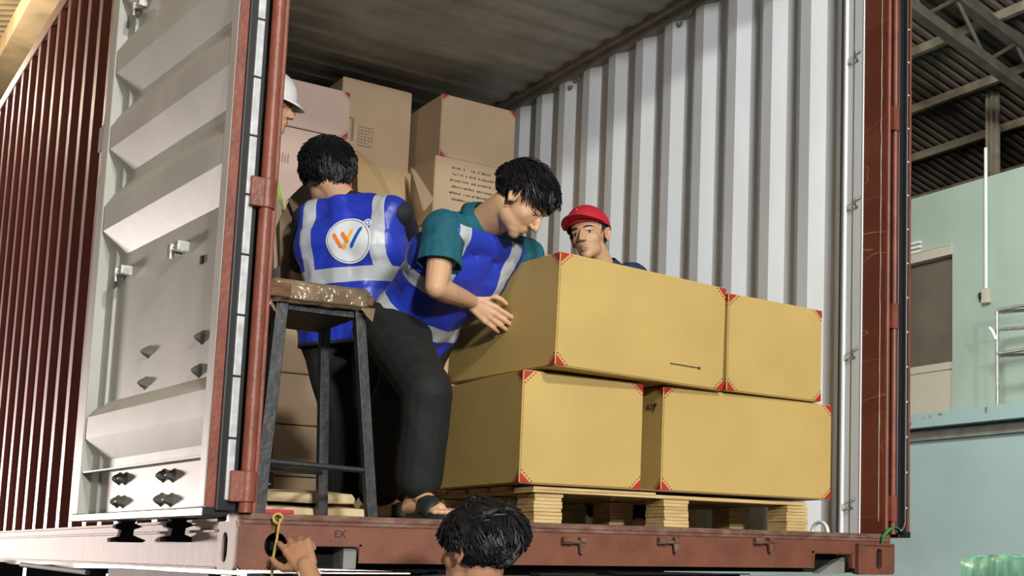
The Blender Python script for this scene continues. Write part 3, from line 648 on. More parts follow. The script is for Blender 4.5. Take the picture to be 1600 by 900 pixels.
b = MB(); b.ell((.10, .38, .032), (.045, .04, .028), nu=9, nv=6)
b.v = [(x + random.uniform(-.008, .008), y + random.uniform(-.008, .008), max(z + random.uniform(-.006, .006), .001)) for x, y, z in b.v]
tag(b.build('crumpled_paper', M_white), 'scrap of crumpled whitish paper beside the crimson packet', 'paper')

# ================================================================== stool
def stool():
    S = empty('work_stool', (.2, .25, 0), 'tall black iron stool whose seat is bound in brown parcel tape', 'stool')
    yF, yB = .07, .45
    def bar(a, b_, wd, nm, m=M_ironblk):
        a = Vector(a); b_ = Vector(b_); ax = (b_ - a).normalized(); sx = Vector((1, 0, 0)) - ax * ax.x; sx.normalize(); sy = ax.cross(sx); b = MB(); h = wd / 2
        vs = [p + sx * i * h + sy * j * h for p in (a, b_) for i, j in ((-1, -1), (1, -1), (1, 1), (-1, 1))]
        b.add(vs, [(0, 3, 2, 1), (4, 5, 6, 7), (0, 1, 5, 4), (1, 2, 6, 5), (2, 3, 7, 6), (3, 0, 4, 7)]); return b.build(nm, m, S, bevel=.002)
    A = onplane(441, 468, 1, yF + .02); Ab = onplane(402, 797, 1, yF); B = onplane(559, 492, 1, yF + .02); Bb = onplane(580, 806, 1, yF)
    Ab.z = .0; Bb.z = .0; zt = .66
    Ct = onplane(507, 500, 1, yB - .02); Cb = onplane(503, 800, 1, yB); Cb.z = 0
    A.z = zt - .0; B.z = zt - .03; Ct.z = zt - .01
    bar(Ab, A, .034, 'leg'); bar(Bb, B, .030, 'leg'); bar(Cb, Ct, .030, 'leg')
    Dt = Ct + Vector((-.17, .02, 0)); Db = Cb + Vector((-.28, 0, 0)); Db.z = 0; bar(Db, Dt, .03, 'leg')
    lerp = lambda p, q, z: p.lerp(q, (z - p.z) / (q.z - p.z))
    b = MB(); b.cyl(lerp(Ab, A, .15), lerp(Bb, B, .138), .0085); b.build('stretcher', M_ironblk, S, smooth=True)
    b = MB(); b.cyl(lerp(Ab, A, .13), lerp(Cb, Ct, .15), .0085); b.build('stretcher', M_ironblk, S, smooth=True)
    b = MB(); b.cyl(lerp(Db, Dt, .15), lerp(Cb, Ct, .15), .0085); b.build('stretcher', M_ironblk, S, smooth=True)
    # seat: block from four image corners at its near edge
    z0, z1 = .662, .722
    fl = onplane(424, 432, 1, yF - .02); fr = onplane(580, 452, 1, yF - .02)
    x0, x1 = fl.x, fr.x
    bm = bmesh.new(); bmesh.ops.create_cube(bm, size=1)
    zl = fl.z; zr = fr.z
    for v in bm.verts:
        k = v.co.x + .5; top = zl + (zr - zl) * k
        v.co = Vector((x0 + (x1 - x0) * k, yF - .02 + (yB - yF + .02) * (v.co.y + .5), top - (.064 if v.co.z < 0 else 0)))
    bmesh.ops.bevel(bm, geom=bm.edges[:], offset=.008, segments=2, affect='EDGES')
    bmesh.ops.subdivide_edges(bm, edges=[e for e in bm.edges if e.calc_length() > .03], cuts=14, use_grid_fill=True)
    bm.normal_update()
    for v in bm.verts: v.co += v.normal * (.0035 * noise.noise(v.co * 45) + .003 * noise.noise(v.co * 20 + Vector((5, 0, 0))))
    me = bpy.data.meshes.new('seat'); bm.to_mesh(me); bm.free(); me.materials.append(M_tape)
    me.polygons.foreach_set('use_smooth', [True] * len(me.polygons)); o = bpy.data.objects.new('seat', me); COL.objects.link(o); attach(o, S)
    b = MB(); b.box((x0 - .012, yF - .028, zl - .056), (x0 + .055, yF + .06, zl - .012)); b.build('bare_wood', M_woodend, S, bevel=.004); b = MB(); b.box((x1 - .008, yF - .022, zr - .052), (x1 + .010, yF + .05, zr - .02)); b.build('bare_wood', M_woodend, S, bevel=.004)
    b = MB()
    b.prism([(x1 - .03, yF - .03, zr - .062), (x1 + .012, yF - .03, zr - .058), (x1 + .006, yF - .03, zr - .10), (x1 - .012, yF - .03, zr - .085)], (0, .003, 0))
    b.prism([(x0 - .03, yF - .03, zl - .045), (x0 - .01, yF - .03, zl - .05), (x0 + .02, yF - .03, zl - .10), (x0 + .012, yF - .03, zl - .10)], (0, .003, 0))
    b.build('tape_tail', M_tape, S)
    b = MB(); b.box((x0 + .02, yF + .02, zr - .085), (x1 - .02, yB - .02, zr - .06)); b.build('seat_frame', M_ironblk, S)
    return S
stool()

# rope hanging from the sill, green strap at the right post
p = W(400, 812, 3.70); p.y = -.02
b = MB(); b.tube([(p.x + .012 * math.cos(a), -.02 - .004 * math.sin(2 * a), p.z + .013 * math.sin(a)) for a in [2 * math.pi * k / 14 for k in range(15)]], .004); b.tube([(p.x + .006, -.024, p.z), (p.x + .002, -.026, p.z - .02), (p.x + .0, -.022, p.z - .06), (p.x - .006, -.02, p.z - .11), (p.x - .008, -.02, p.z - .5)], .0036)
tag(b.build('yellow_rope', M_rope, smooth=True), 'thin yellow rope knotted at the left end of the sill and hanging down', 'rope')
b = MB(); b.tube([(2.40, -.036, .02), (2.375, -.034, .028), (2.345, -.03, .015), (2.325, -.022, -.01), (2.322, -.018, -.035)], [.003, .004, .008, .006, .004]); tag(b.build('green_strap', M_green, smooth=True), 'short green strap tied round the foot of the right door post', 'strap')

# ================================================================== people
def organic(b, name, mats, parent, voxel=.004, it=6, sm=.5, fold=0, fscale=9, fdir=None, cut=None, seed=0):
    """one continuous skin grown over the overlapping tapered shapes in b"""
    me = bpy.data.meshes.new(name); me.from_pydata(b.v, [], b.f); me.update()
    o = bpy.data.objects.new(name, me); COL.objects.link(o)
    m = o.modifiers.new('r', 'REMESH'); m.mode = 'VOXEL'; m.voxel_size = voxel
    if it: s = o.modifiers.new('s', 'SMOOTH'); s.factor = sm; s.iterations = it
    bpy.context.view_layer.update()
    dg = bpy.context.evaluated_depsgraph_get(); e = o.evaluated_get(dg)
    nm = bpy.data.meshes.new_from_object(e, depsgraph=dg); bpy.data.objects.remove(o)
    if fold:
        nm.update(); n = len(nm.vertices); co = np.empty(n * 3); no = np.empty(n * 3)
        nm.vertices.foreach_get('co', co); nm.vertices.foreach_get('normal', no); co = co.reshape(-1, 3); no = no.reshape(-1, 3)
        A = np.eye(3) if fdir is None else np.array(fdir)
        q = co @ A.T * fscale
        d = np.array([(1 - abs(noise.noise(Vector((p[0] + seed, p[1], p[2])))) * 2.4) * .8 + .35 * noise.noise(Vector((p[0] * 2.3, p[1] * 2.3 + seed, p[2] * 2.3))) for p in q])
        co = co + no * (d * fold)[:, None]; nm.vertices.foreach_set('co', co.ravel()); nm.update()
    if cut:
        bm = bmesh.new(); bm.from_mesh(nm)
        for p, nrm in cut:
            bmesh.ops.bisect_plane(bm, geom=bm.verts[:] + bm.edges[:] + bm.faces[:], plane_co=p, plane_no=nrm, clear_outer=True)
        bm.to_mesh(nm); bm.free()
    nm.name = name
    for m_ in (mats if isinstance(mats, (list, tuple)) else [mats]): nm.materials.append(m_)
    nm.polygons.foreach_set('use_smooth', [True] * len(nm.polygons)); nm.polygons.foreach_set('material_index', [0] * len(nm.polygons)); nm.update()
    r = bpy.data.objects.new(name, nm); COL.objects.link(r)
    if parent: attach(r, parent)
    return r
def bands(o, specs):
    """paint bands: specs = [(material index, [(point, normal, lo, hi), ...])]; every plane is cut into the mesh so the edges are clean"""
    bm = bmesh.new(); bm.from_mesh(o.data)
    for mi, cs in specs:
        for p, n, lo, hi, *nc in cs:
            for h in (lo, hi):
                if abs(h) < 5 and not nc: bmesh.ops.bisect_plane(bm, geom=bm.verts[:] + bm.edges[:] + bm.faces[:], plane_co=Vector(p) + Vector(n) * h, plane_no=n)
    for f in bm.faces:
        c = f.calc_center_median()
        for mi, cs in specs:
            if all(lo <= (c - Vector(p)).dot(n) <= hi for p, n, lo, hi, *nc in cs): f.material_index = mi; break
    bm.to_mesh(o.data); bm.free()
def headM(c, face, up):
    y = Vector(face).normalized(); z = Vector(up); z = (z - y * z.dot(y)).normalized(); x = y.cross(z)
    M = Matrix((x, y, z)).transposed().to_4x4(); M.translation = Vector(c); return M
def head(b, M, smile=0):
    E = lambda c, r: b.ell(c, r, M); K = lambda a, c, ra, rb: b.cap(M @ Vector(a), M @ Vector(c), ra, rb, seg=12)
    E((0, -.014, .035), (.075, .094, .078)); E((0, .030, .036), (.062, .056, .056)); E((0, .036, -.020), (.057, .052, .060)); E((0, .026, -.060), (.050, .056, .040))
    E((0, .064, -.090), (.024, .020, .017)); E((0, .050, -.078), (.038, .032, .024))
    for s in (-1, 1):
        E((s * .036, .050, -.022), (.022, .022, .026)); K((s * .046, .060, .020), (s * .014, .080, .018), .008, .008)
        E((s * .0115, .098, -.031), (.0085, .010, .0075))
        K((s * .047, .066, .012), (s * .019, .081, .013), .0045, .005); K((s * .045, .066, -.009), (s * .02, .078, -.011), .005, .005)
        # ear: rim, lobe and cup
        ear = [(s * .074, .008, -.020), (s * .078, .010, .004), (s * .084, .002, .020), (s * .088, -.012, .024), (s * .088, -.022, .010), (s * .083, -.018, -.010), (s * .077, -.004, -.026)]
        b.chain([M @ Vector(p) for p in ear], [.0045, .0045, .0045, .005, .0048, .0045, .0065], seg=10); E((s * .076, -.006, .0), (.0045, .016, .024))
    K((0, .086, .012), (0, .106, -.024), .0075, .0095); E((0, .107, -.028), (.0105, .0105, .0095))
    up = .003 * smile
    b.chain([M @ Vector(p) for p in ((-.024, .072, -.056 + up), (-.010, .085, -.0525), (0, .088, -.0545), (.010, .085, -.0525), (.024, .072, -.056 + up))], [.003, .0055, .0055, .0055, .003], seg=10)
    dz = -.007 * smile
    b.chain([M @ Vector(p) for p in ((-.022, .072, -.060 + up), (-.009, .083, -.0655 + dz), (0, .085, -.067 + dz), (.009, .083, -.0655 + dz), (.022, .072, -.060 + up))], [.003, .006, .0065, .006, .003], seg=10)
def facial(root, M, smile=0, brow=True, eyes=(-1, 1)):
    for s in eyes:
        b = MB(); b.ell((s * .0315, .0655, .001), (.0130, .0125, .0062), M, 0); b.ell((s * .0315, .0752, .0005), (.0054, .0034, .0048), M, 1, 14, 10)
        b.build('eye', [M_eye, M_iris], root, smooth=True)
        b = MB(); b.tube([M @ Vector((s * x, y, z)) for x, y, z in ((.017, .0775, .003), (.024, .0795, .0068), (.034, .0765, .0072), (.044, .068, .003))], [.001, .0018, .0018, .001]); b.build('eyelashes', M_hair, root, smooth=True)
        if brow: b = MB(); b.tube([M @ Vector((s * x, y, z)) for x, y, z in ((.012, .087, .021), (.024, .084, .026), (.040, .074, .026), (.052, .062, .020))], [.0022, .0035, .003, .0012], seg=6); b.build('eyebrow', M_hair, root, smooth=True)
    if smile:
        b = MB(); b.tube([M @ Vector(p) for p in ((-.018, .0795, -.0595), (-.008, .0875, -.0605), (0, .0895, -.061), (.008, .0875, -.0605), (.018, .0795, -.0595))], [.0015, .0032, .0036, .0032, .0015]); b.build('teeth', M_eye, root, smooth=True)
    for nm, up_ in (('upper_lip', 1), ('lower_lip', 0)):
        b = MB()
        if up_: b.tube([M @ Vector(p) for p in ((-.023, .0725, -.0565), (-.010, .0875, -.054), (0, .0905, -.0555), (.010, .0875, -.054), (.023, .0725, -.0565))], [.0008, .0022, .0024, .0022, .0008])
        else: b.tube([M @ Vector(p) for p in ((-.022, .0735, -.061), (-.009, .088, -.0655 - .007 * smile), (0, .0905, -.067 - .007 * smile), (.009, .088, -.0655 - .007 * smile), (.022, .0735, -.061))], [.0008, .0026, .003, .0026, .0008])
        b.build(nm, M_lip, root, smooth=True)
def hair(root, M, n=900, length=.05, style='mess', seed=1, low=-.075, front=.055, grow=.0):
    rnd = random.Random(seed); bb = MB(); C0 = Vector((0, -.014, .037)); R = Vector((.081 + grow, .100 + grow, .084 + grow))
    def keep(p):
        x, y, z = p
        if y > .06: return z > front
        if y > .025: return z > front - (.06 - y) * .7 and True
        if y > -.005: return z > .012
        if y > -.03: return z > -.002 - (-.005 - y) * 1.2
        return z > max(low, -.03 - (-.03 - y) * 2.2)
    nu, nv = 56, 36; vs = []; fs = []
    pos = []
    for j in range(nv + 1):
        ph = -math.pi / 2 + math.pi * j / nv
        for i in range(nu):
            t = 2 * math.pi * i / nu; q = Vector((math.cos(ph) * math.cos(t), math.cos(ph) * math.sin(t), math.sin(ph)))
            k = 1 + .035 * noise.noise(q * 4 + Vector((seed, 0, 0))) + .03 * noise.noise(q * 9)
            p = C0 + Vector((q.x * R.x, q.y * R.y, q.z * R.z)) * k
            if p.z < -.02: p.x *= .82 ; p.y *= .9
            pos.append(p)
    def okf(ids): return all(keep(pos[i]) for i in ids)
    for j in range(nv):
        for i in range(nu):
            q = (j * nu + i, j * nu + (i + 1) % nu, (j + 1) * nu + (i + 1) % nu, (j + 1) * nu + i)
            if okf(q): fs.append(q)
    bb.add([M @ p for p in pos], fs)
    k = 0; wid = {'mess': .0040, 'smooth': .0030, 'short': .0040}[style]
    while k < n:
        q = Vector((rnd.gauss(0, 1), rnd.gauss(0, 1), rnd.gauss(0, 1))).normalized(); p = C0 + Vector((q.x * R.x, q.y * R.y, q.z * R.z)) * .985
        if p.z < -.02: p.x *= .82; p.y *= .9
        if not keep(p) or (style == 'mess' and abs(p.x) > .055 and -.04 < p.y < .055 and p.z < .042): continue
        k += 1; nrm = Vector((q.x / R.x, q.y / R.y, q.z / R.z)).normalized()
        top = max(0, min(1, (p.z - .01) / .07))
        nz = noise.noise_vector(p * 15 + Vector((seed, 0, 0)))
        if style == 'mess': fl = Vector((nz.x * 1.5 + rnd.uniform(-.2, .2), .8 * top + .05 + nz.y * 1.0, -.8 + .7 * top)); L = length * (.3 + .75 * top) * rnd.uniform(.7, 1.1) * (.55 if p.y > .045 else 1)
        elif style == 'smooth': fl = Vector((p.x * 4 * (1 - top), -.25 + .1 * top + (.5 if p.y > .0 else 0), -1 + .3 * top)); L = length * rnd.uniform(.8, 1.1)
        else: fl = Vector((nz.x * 2, nz.y * 2, -.5 + nz.z)); L = length * (.5 + .5 * top) * rnd.uniform(.7, 1.1)
        fl = (fl - nrm * fl.dot(nrm)); 
        if fl.length < 1e-3: continue
        fl.normalize(); lift = {'mess': .30, 'smooth': .06, 'short': .30}[style] * rnd.uniform(.5, 1.3) * (.4 + .6 * top)
        a = p; c1 = a + (fl + nrm * lift) * L * .5; c2 = c1 + (fl * .9 - nrm * (.15 if style == 'smooth' else .25 * rnd.random()) + Vector((0, 0, -.15))) * L * .5
        wd = wid * rnd.uniform(.7, 1.2); m1 = a.lerp(c1, .5) + nrm * L * .06; c3 = c2 - nrm * L * .12; bb.tube([M @ (a - nrm * .004), M @ m1, M @ c1, M @ c2, M @ c3], [wd, wd, wd * .8, wd * .45, .0004], seg=5)
    return bb.build('hair', M_hair, root, smooth=60)
def hand(b, wr, fwd, palm, sgn, curl=.5, thumb=.5, s=1.0, spread=.12, curls=None):
    """wr wrist, fwd towards the knuckles, palm = direction the palm faces, sgn +1 when the thumb leaves towards fwd x palm"""
    f = Vector(fwd).normalized(); p = Vector(palm); p = (p - f * p.dot(f)).normalized(); sd = f.cross(p) * sgn
    Wp = lambda a, c, e: Vector(wr) + (f * a + sd * c + p * e) * s
    for k in range(4):
        c = .030 - .020 * k
        b.cap(Wp(.0, c * .55, 0), Wp(.082 - .004 * abs(k - 1), c, .0), .0145 * s, .0115 * s, seg=12)
    b.ell((0, 0, 0), (1, 1, 1), Matrix((f * .045 * s, sd * .036 * s, p * .014 * s)).transposed().to_4x4().__class__(((f.x * .045 * s, sd.x * .036 * s, p.x * .014 * s, Wp(.045, 0, 0).x), (f.y * .045 * s, sd.y * .036 * s, p.y * .014 * s, Wp(.045, 0, 0).y), (f.z * .045 * s, sd.z * .036 * s, p.z * .014 * s, Wp(.045, 0, 0).z), (0, 0, 0, 1))))
    LN = [(.040, .026, .020), (.044, .029, .021), (.041, .027, .020), (.032, .020, .018)]
    for k in range(4):
        c = .030 - .020 * k; base = Wp(.082 - .004 * abs(k - 1), c, 0); d = (f + sd * spread * (1.5 - k)).normalized(); ang = 0; cur = base
        cl = (curls[k] if curls else curl)
        for j in range(3):
            ang += cl * (.75, 1.0, .6)[j]; dd = d * math.cos(ang) + p * math.sin(ang); nx = cur + dd * LN[k][j] * s
            b.cap(cur, nx, (.0098, .0090, .0082)[j] * s * (.88 if k == 3 else 1), (.0090, .0082, .0072)[j] * s * (.88 if k == 3 else 1), seg=12); cur = nx
    t0 = Wp(.018, .026, .006); d1 = (f * .62 + sd * .75 + p * .25).normalized(); t1 = t0 + d1 * .040 * s
    d2 = (f * .9 + sd * (.45 - .5 * thumb) + p * .6 * thumb).normalized(); t2 = t1 + d2 * .032 * s; d3 = (f * .9 + sd * (.2 - .6 * thumb) + p * .8 * thumb).normalized(); t3 = t2 + d3 * .024 * s
    b.cap(t0, t1, .014 * s, .0115 * s, seg=12); b.cap(t1, t2, .0112 * s, .0098 * s, seg=12); b.cap(t2, t3, .0098 * s, .0080 * s, seg=12)
def foot(b, an, fwd, s=1.0, r0=.03):
    f = Vector(fwd); f.z = 0; f.normalize(); sd = Vector((-f.y, f.x, 0)); a = Vector(an)
    zb = a.z - .075 * s
    P = lambda u, v, z: Vector((a.x, a.y, zb)) + f * u * s + sd * v * s + Vector((0, 0, z * s))
    b.cap(a, P(-.035, 0, .032), r0, .030 * s, seg=12); b.cap(a, P(.06, 0, .045), r0 * .95, .028 * s); b.cap(P(-.03, 0, .030), P(.10, .012, .022), .028 * s, .020 * s); b.cap(P(-.03, 0, .030), P(.10, -.018, .020), .028 * s, .018 * s); b.cap(P(.04, 0, .045), P(.12, 0, .024), .028 * s, .020 * s)
    for k in range(5):
        v = .032 - .0155 * k; L = (.165, .163, .155, .147, .137)[k]; b.cap(P(.11, v * .9, .018), P(L, v, .013), .012 * s, (.0125 if k == 0 else .009) * s, seg=10)
    return P
def limb(b, pts, rs): b.chain([Vector(p) for p in pts], rs)
def mid(a, c, t=.5): return Vector(a).lerp(Vector(c), t)
def torso(b, shL, shR, neck, hipL, hipR, s=1.0, belly=1.0):
    sh = mid(shL, shR); hp = mid(hipL, hipR); k = s
    chL = mid(shL, hipL, .30); chR = mid(shR, hipR, .30); c = mid(sh, hp, .28); chL = mid(chL, c, .42); chR = mid(chR, c, .42)
    wa = mid(sh, hp, .66); waL = mid(wa, mid(shL, hipL, .66), .42); waR = mid(wa, mid(shR, hipR, .66), .42)
    hL = mid(hp, hipL, .62); hR = mid(hp, hipR, .62)
    shl = mid(shL, sh, .18); shr = mid(shR, sh, .18)
    b.cap(shl, shr, .052 * k, .052 * k); b.cap(chL, chR, .098 * k, .098 * k); b.cap(waL, waR, .092 * k * belly, .092 * k * belly); b.cap(hL, hR, .100 * k, .100 * k)
    b.cap(chL, waL, .09 * k, .088 * k * belly); b.cap(chR, waR, .09 * k, .088 * k * belly); b.cap(waL, hL, .088 * k * belly, .098 * k); b.cap(waR, hR, .088 * k * belly, .098 * k); b.cap(c, hp, .1 * k, .1 * k)
    b.cap(shl, chL, .055 * k, .09 * k); b.cap(shr, chR, .055 * k, .09 * k); b.cap(mid(neck, sh, .3), c, .056 * k, .1 * k); b.cap(neck, shl, .044 * k, .052 * k); b.cap(neck, shr, .044 * k, .052 * k)
def person(label, J, face, up, skin=M_skin, voxel=.0042, hands=None, feet=True, smile=0, brow=True):
    """J: joints in world space; L and R are the person's own"""
    base = mid(J['anL'], J['anR']) if 'anL' in J else mid(J['hipL'], J['hipR']); base.z = J.get('ground', 0)
    root = empty('person', base, label, 'person')
    b = MB(); M = headM(J['head'], face, up); head(b, M, smile)
    b.cap(M @ Vector((0, -.022, -.035)), J['neck'], .050, .055); b.cap(M @ Vector((0, .01, -.05)), mid(J['neck'], J['shL'], .1), .042, .05)
    torso(b, J['shL'], J['shR'], J['neck'], J['hipL'], J['hipR'], .86)
    for s in 'LR':
        if 'el' + s in J:
            limb(b, [mid(J['sh' + s], J['el' + s], .02), mid(J['sh' + s], J['el' + s], .45), J['el' + s]], [.046, .043, .035])
            limb(b, [J['el' + s], mid(J['el' + s], J['wr' + s], .28), J['wr' + s]], [.035, .038, .0245])
        if 'kn' + s in J:
            limb(b, [J['hip' + s], J['kn' + s]], [.078, .050]); limb(b, [J['kn' + s], mid(J['kn' + s], J['an' + s], .3), J['an' + s]], [.050, .052, .034])
            foot(b, J['an' + s], J.get('toe' + s, face))
    for h in (hands or []): hand(b, **h)
    body = organic(b, 'body', skin, root, voxel, 4, .5)
    vg = body.vertex_groups.new(name='face'); Mi = M.inverted(); Wb = world_of(body); full = []; half = []
    for v in body.data.vertices:
        q = Mi @ (Wb @ v.co)
        if q.length < .17 and q.z > -.15:
            nose = abs(q.x) < .022 and q.y > .08; ear = abs(q.x) > .07 and q.y < .025
            (half if nose or ear else full).append(v.index)
    vg.add(full, 1.0, 'REPLACE'); vg.add(half, .25, 'REPLACE')
    sm = body.modifiers.new('soft', 'SMOOTH'); sm.iterations = 16; sm.factor = .5; sm.vertex_group = 'face'
    facial(root, M, smile, brow)
    return root, M
def shirt(root, J, m, s=1.0, sleeve=.62, rs=.058, collar=True, voxel=.006, arms='LR', fold=.003, seed=0):
    b = MB(); torso(b, J['shL'], J['shR'], J['neck'], J['hipL'], J['hipR'], .98 * s)
    o = organic(b, 'shirt', m, root, voxel, 6, .5, fold, 10, seed=seed)
    for a in arms:
        if 'el' + a not in J: continue
        b = MB(); e = mid(J['sh' + a], J['el' + a], sleeve); ax = (Vector(J['el' + a]) - Vector(J['sh' + a])).normalized()
        b.cap(mid(J['sh' + a], J['neck'], .18), J['sh' + a], .058, rs * 1.02); b.cap(J['sh' + a], e + ax * .05, rs, rs * 1.04)
        so = organic(b, 'sleeve', m, root, .005, 4, .5, fold * 1.3, 14, cut=[(e, ax)], seed=seed + 3); k = so.modifiers.new('t', 'SOLIDIFY'); k.thickness = .004
    if collar:
        n = Vector(J['neck']); hd = Vector(J['head']); ax = (mid(n, hd, .6) - n).normalized(); e1 = ax.orthogonal().normalized(); e2 = ax.cross(e1); b = MB(); N = 28; vs = []
        for r, h in ((.066, -.015), (.062, .022), (.066, .030), (.076, .006), (.082, -.012)):
            for i in range(N):
                t = 2 * math.pi * i / N; vs.append(n + ax * h + (e1 * math.cos(t) + e2 * math.sin(t)) * r)
        b.add(vs, [(q * N + i, q * N + (i + 1) % N, (q + 1) * N + (i + 1) % N, (q + 1) * N + i) for q in range(4) for i in range(N)]); c = b.build('collar', m, root, smooth=True); c.modifiers.new('t', 'SOLIDIFY').thickness = .003
    return o
def trousers(root, J, m=M_pant, wide=1.0, seed=0, ends=.05):
    b = MB(); hL, hR = Vector(J['hipL']), Vector(J['hipR']); c = mid(hL, hR); up = (Vector(J['neck']) - c).normalized()
    b.cap(mid(c, hL, .62), mid(c, hR, .62), .105, .105); b.cap(mid(c, hL, .5) + up * .07, mid(c, hR, .5) + up * .07, .098, .098)
    cuts = []
    for s in 'LR':
        if 'kn' + s not in J: continue
        k, a, h = Vector(J['kn' + s]), Vector(J['an' + s]), Vector(J['hip' + s]); ax = (a - k).normalized(); e = a - ax * ends * .4
        b.cap(h, k, .092 * wide, .066 * wide); b.cap(k, mid(k, e, .5), .066 * wide, .063 * wide); b.cap(mid(k, e, .5), e - ax * .03, .063 * wide, .062 * wide)
        b.cap(mid(c, h, .5), mid(h, k, .3), .095, .088 * wide)
    return organic(b, 'trousers', m, root, 0.006, 5, .5, .005, 6, fdir=((1, .2, .5), (0, 1, .6), (.5, 0, 1.3)), seed=seed)
def vest(root, J, m, belts, xs=.115, sw=.026, seed=0, s=1.0, top=None, hem=.16, deep=1.0, fold=.005, vlow=None, wide=.12):
    """sleeveless vest over the shirt; returns object and its frame (origin, right, up, back)"""
    b = MB(); L, R, N = Vector(J['shL']), Vector(J['shR']), Vector(J['neck']); hL, hR = Vector(J['hipL']), Vector(J['hipR'])
    c = mid(L, R); hp = mid(hL, hR); upv = (N - hp).normalized(); L2 = mid(L, c, wide); R2 = mid(R, c, wide)
    hl2 = hL - upv * .0; hr2 = hR
    torso(b, L2, R2, N - upv * .012, hl2, hr2, 1.115 * s)
    o0 = mid(hp, hL, .62) ; o1 = mid(hp, hR, .62)
    b.cap(o0 - upv * hem, o1 - upv * hem, .118 * s, .118 * s); b.cap(o0, o0 - upv * hem, .112 * s, .118 * s); b.cap(o1, o1 - upv * hem, .112 * s, .118 * s); b.cap(hp, hp - upv * hem, .112 * s, .116 * s)
    right = (R - L); right = (right - upv * right.dot(upv)).normalized(); back = right.cross(upv)      # out of the wearer's back
    back = -back if False else back
    o = organic(b, 'vest', [m, M_refl, M_trim], root, .0055, 6, .5, fold, 7, cut=[(hp - upv * (hem - .01), -upv), (N + upv * .006, upv)], seed=seed)
    sp = []
    for hgt, w_ in belts: sp.append((1, [(hp, upv, hgt - w_, hgt + w_)]))
    for sg in (-1, 1): sp.append((1, [(c, right, sg * xs - sw, sg * xs + sw), (hp, upv, vlow if vlow is not None else belts[0][0], 9, True)]))
    sp.append((2, [(hp, upv, -9, -hem + .022)]))
    bands(o, sp)
    k = o.modifiers.new('t', 'SOLIDIFY'); k.thickness = .003; k.offset = 1
    return o, c, right, upv, back
def conform(o, b, M, dirv, off=.004, name='print', mats=None, root=None):
    """lay the flat shapes in b (local to M) on the cloth o by projecting them along dirv"""
    me = o.data; bvh = BVHTree.FromPolygons([v.co[:] for v in me.vertices], [p.vertices[:] for p in me.polygons]); Mi = world_of(o); Inv = Mi.inverted(); d = (Inv.to_3x3() @ Vector(dirv)).normalized()
    out = []
    for v in b.v:
        p = M @ Vector(v); q = Inv @ p - d * .4; h = bvh.ray_cast(q, d)
        out.append(tuple(Mi @ (h[0] - d * (off + v[2])) if h[0] is not None else p))
    b.v = out; return b.build(name, mats, root, smooth=True)
def disc(b, cx, cy, r0, r1, z, n=48, rings=8, mi=0):
    vs = []; fs = []
    for j in range(rings + 1):
        r = r0 + (r1 - r0) * j / rings
        for i in range(n): t = 2 * math.pi * i / n; vs.append((cx + r * math.cos(t), cy + r * math.sin(t), z))
    b.add(vs, [(j * n + i, j * n + (i + 1) % n, (j + 1) * n + (i + 1) % n, (j + 1) * n + i) for j in range(rings) for i in range(n)], mi)
def stroke(b, p, q, w_, z, mi, n=10):
    p = Vector((*p, z)); q = Vector((*q, z)); d = (q - p).normalized(); s_ = Vector((-d.y, d.x, 0)); vs = []
    for k in range(n + 1):
        t = k / n; c = p.lerp(q, t); e = min(t, 1 - t) * (q - p).length; ww = w_ * (1 if e > w_ else math.sqrt(max(0, 1 - (1 - e / w_) ** 2)) * .8 + .2)
        vs += [c - s_ * ww, c + s_ * ww]
    b.add(vs, [(2 * i, 2 * i + 1, 2 * i + 3, 2 * i + 2) for i in range(n)], mi)
UP = Vector((0, 0, 1)); IR = Vector((CR[:, 0]).tolist()); FW = Vector((CR[:, 1]).tolist()); IRh = Vector((IR.x, IR.y, 0)).normalized(); FWh = Vector((FW.x, FW.y, 0)).normalized()

# --- worker with his back to us, logo on the vest
D = 4.72
J = dict(head=W(510, 272, D + .02), neck=W(534, 312, D + .04), shL=W(480, 340, D + .05), shR=W(624, 334, D + .0), hipL=W(505, 500, D + .05), hipR=W(590, 502, D + .02))
J['elL'] = W(470, 440, D + .22); J['wrL'] = W(450, 385, D + .42); J['elR'] = W(645, 400, D + .24); J['wrR'] = W(560, 400, D + .42)
J['knL'] = W(528, 660, D + .02); J['anL'] = W(535, 812, D + .1); J['knR'] = W(590, 660, D - .06); J['anR'] = W(585, 812, D + .08)
for s in 'LR': J['an' + s].z = .085; J['kn' + s].z = .42
J['toeL'] = FWh; J['toeR'] = FWh
fc = (FWh * .85 - IRh * .5 - UP * .30)
r1, M1 = person('person seen from behind in a blue vest with round logo, standing behind the stool', J, fc, UP + IRh * .05, hands=[
    dict(wr=J['wrL'], fwd=(J['wrL'] - J['elL']).normalized() * .4 + IRh * .2 + FWh * .8, palm=IRh, sgn=1, curl=.35), dict(wr=J['wrR'], fwd=FWh - IRh * .3, palm=-UP, sgn=-1, curl=.4)])
shirt(r1, J, mat('black_shirt_fabric', (.012, .014, .022), .8), fold=.002, seed=1, sleeve=.75, rs=.05, collar=False); trousers(r1, J, seed=2, wide=1.05)
v1, c1, rt1, up1, bk1 = vest(r1, J, M_vest, [(.155, .027)], xs=.132, sw=.024, seed=3, hem=.10, fold=.008, s=1.06, wide=.0)
hair(r1, M1, 2600, .065, 'smooth', seed=2, low=-.100, front=.05, grow=.010)
bd = FW                                       # the emblem faces out of the back
ce = W(541, 374, D - .12); Me = frame(ce, IR, -FW)
b = MB(); R_ = .083
disc(b, 0, 0, .0, R_, .000, mi=0); disc(b, 0, 0, R_ * .91, R_ * .935, .0012, rings=1, mi=1)
disc(b, R_ * .74, R_ * .80, 0, R_ * .17, .0014, 24, 3, 0); disc(b, R_ * .74, R_ * .80, R_ * .075, R_ * .11, .0024, 24, 1, 2)
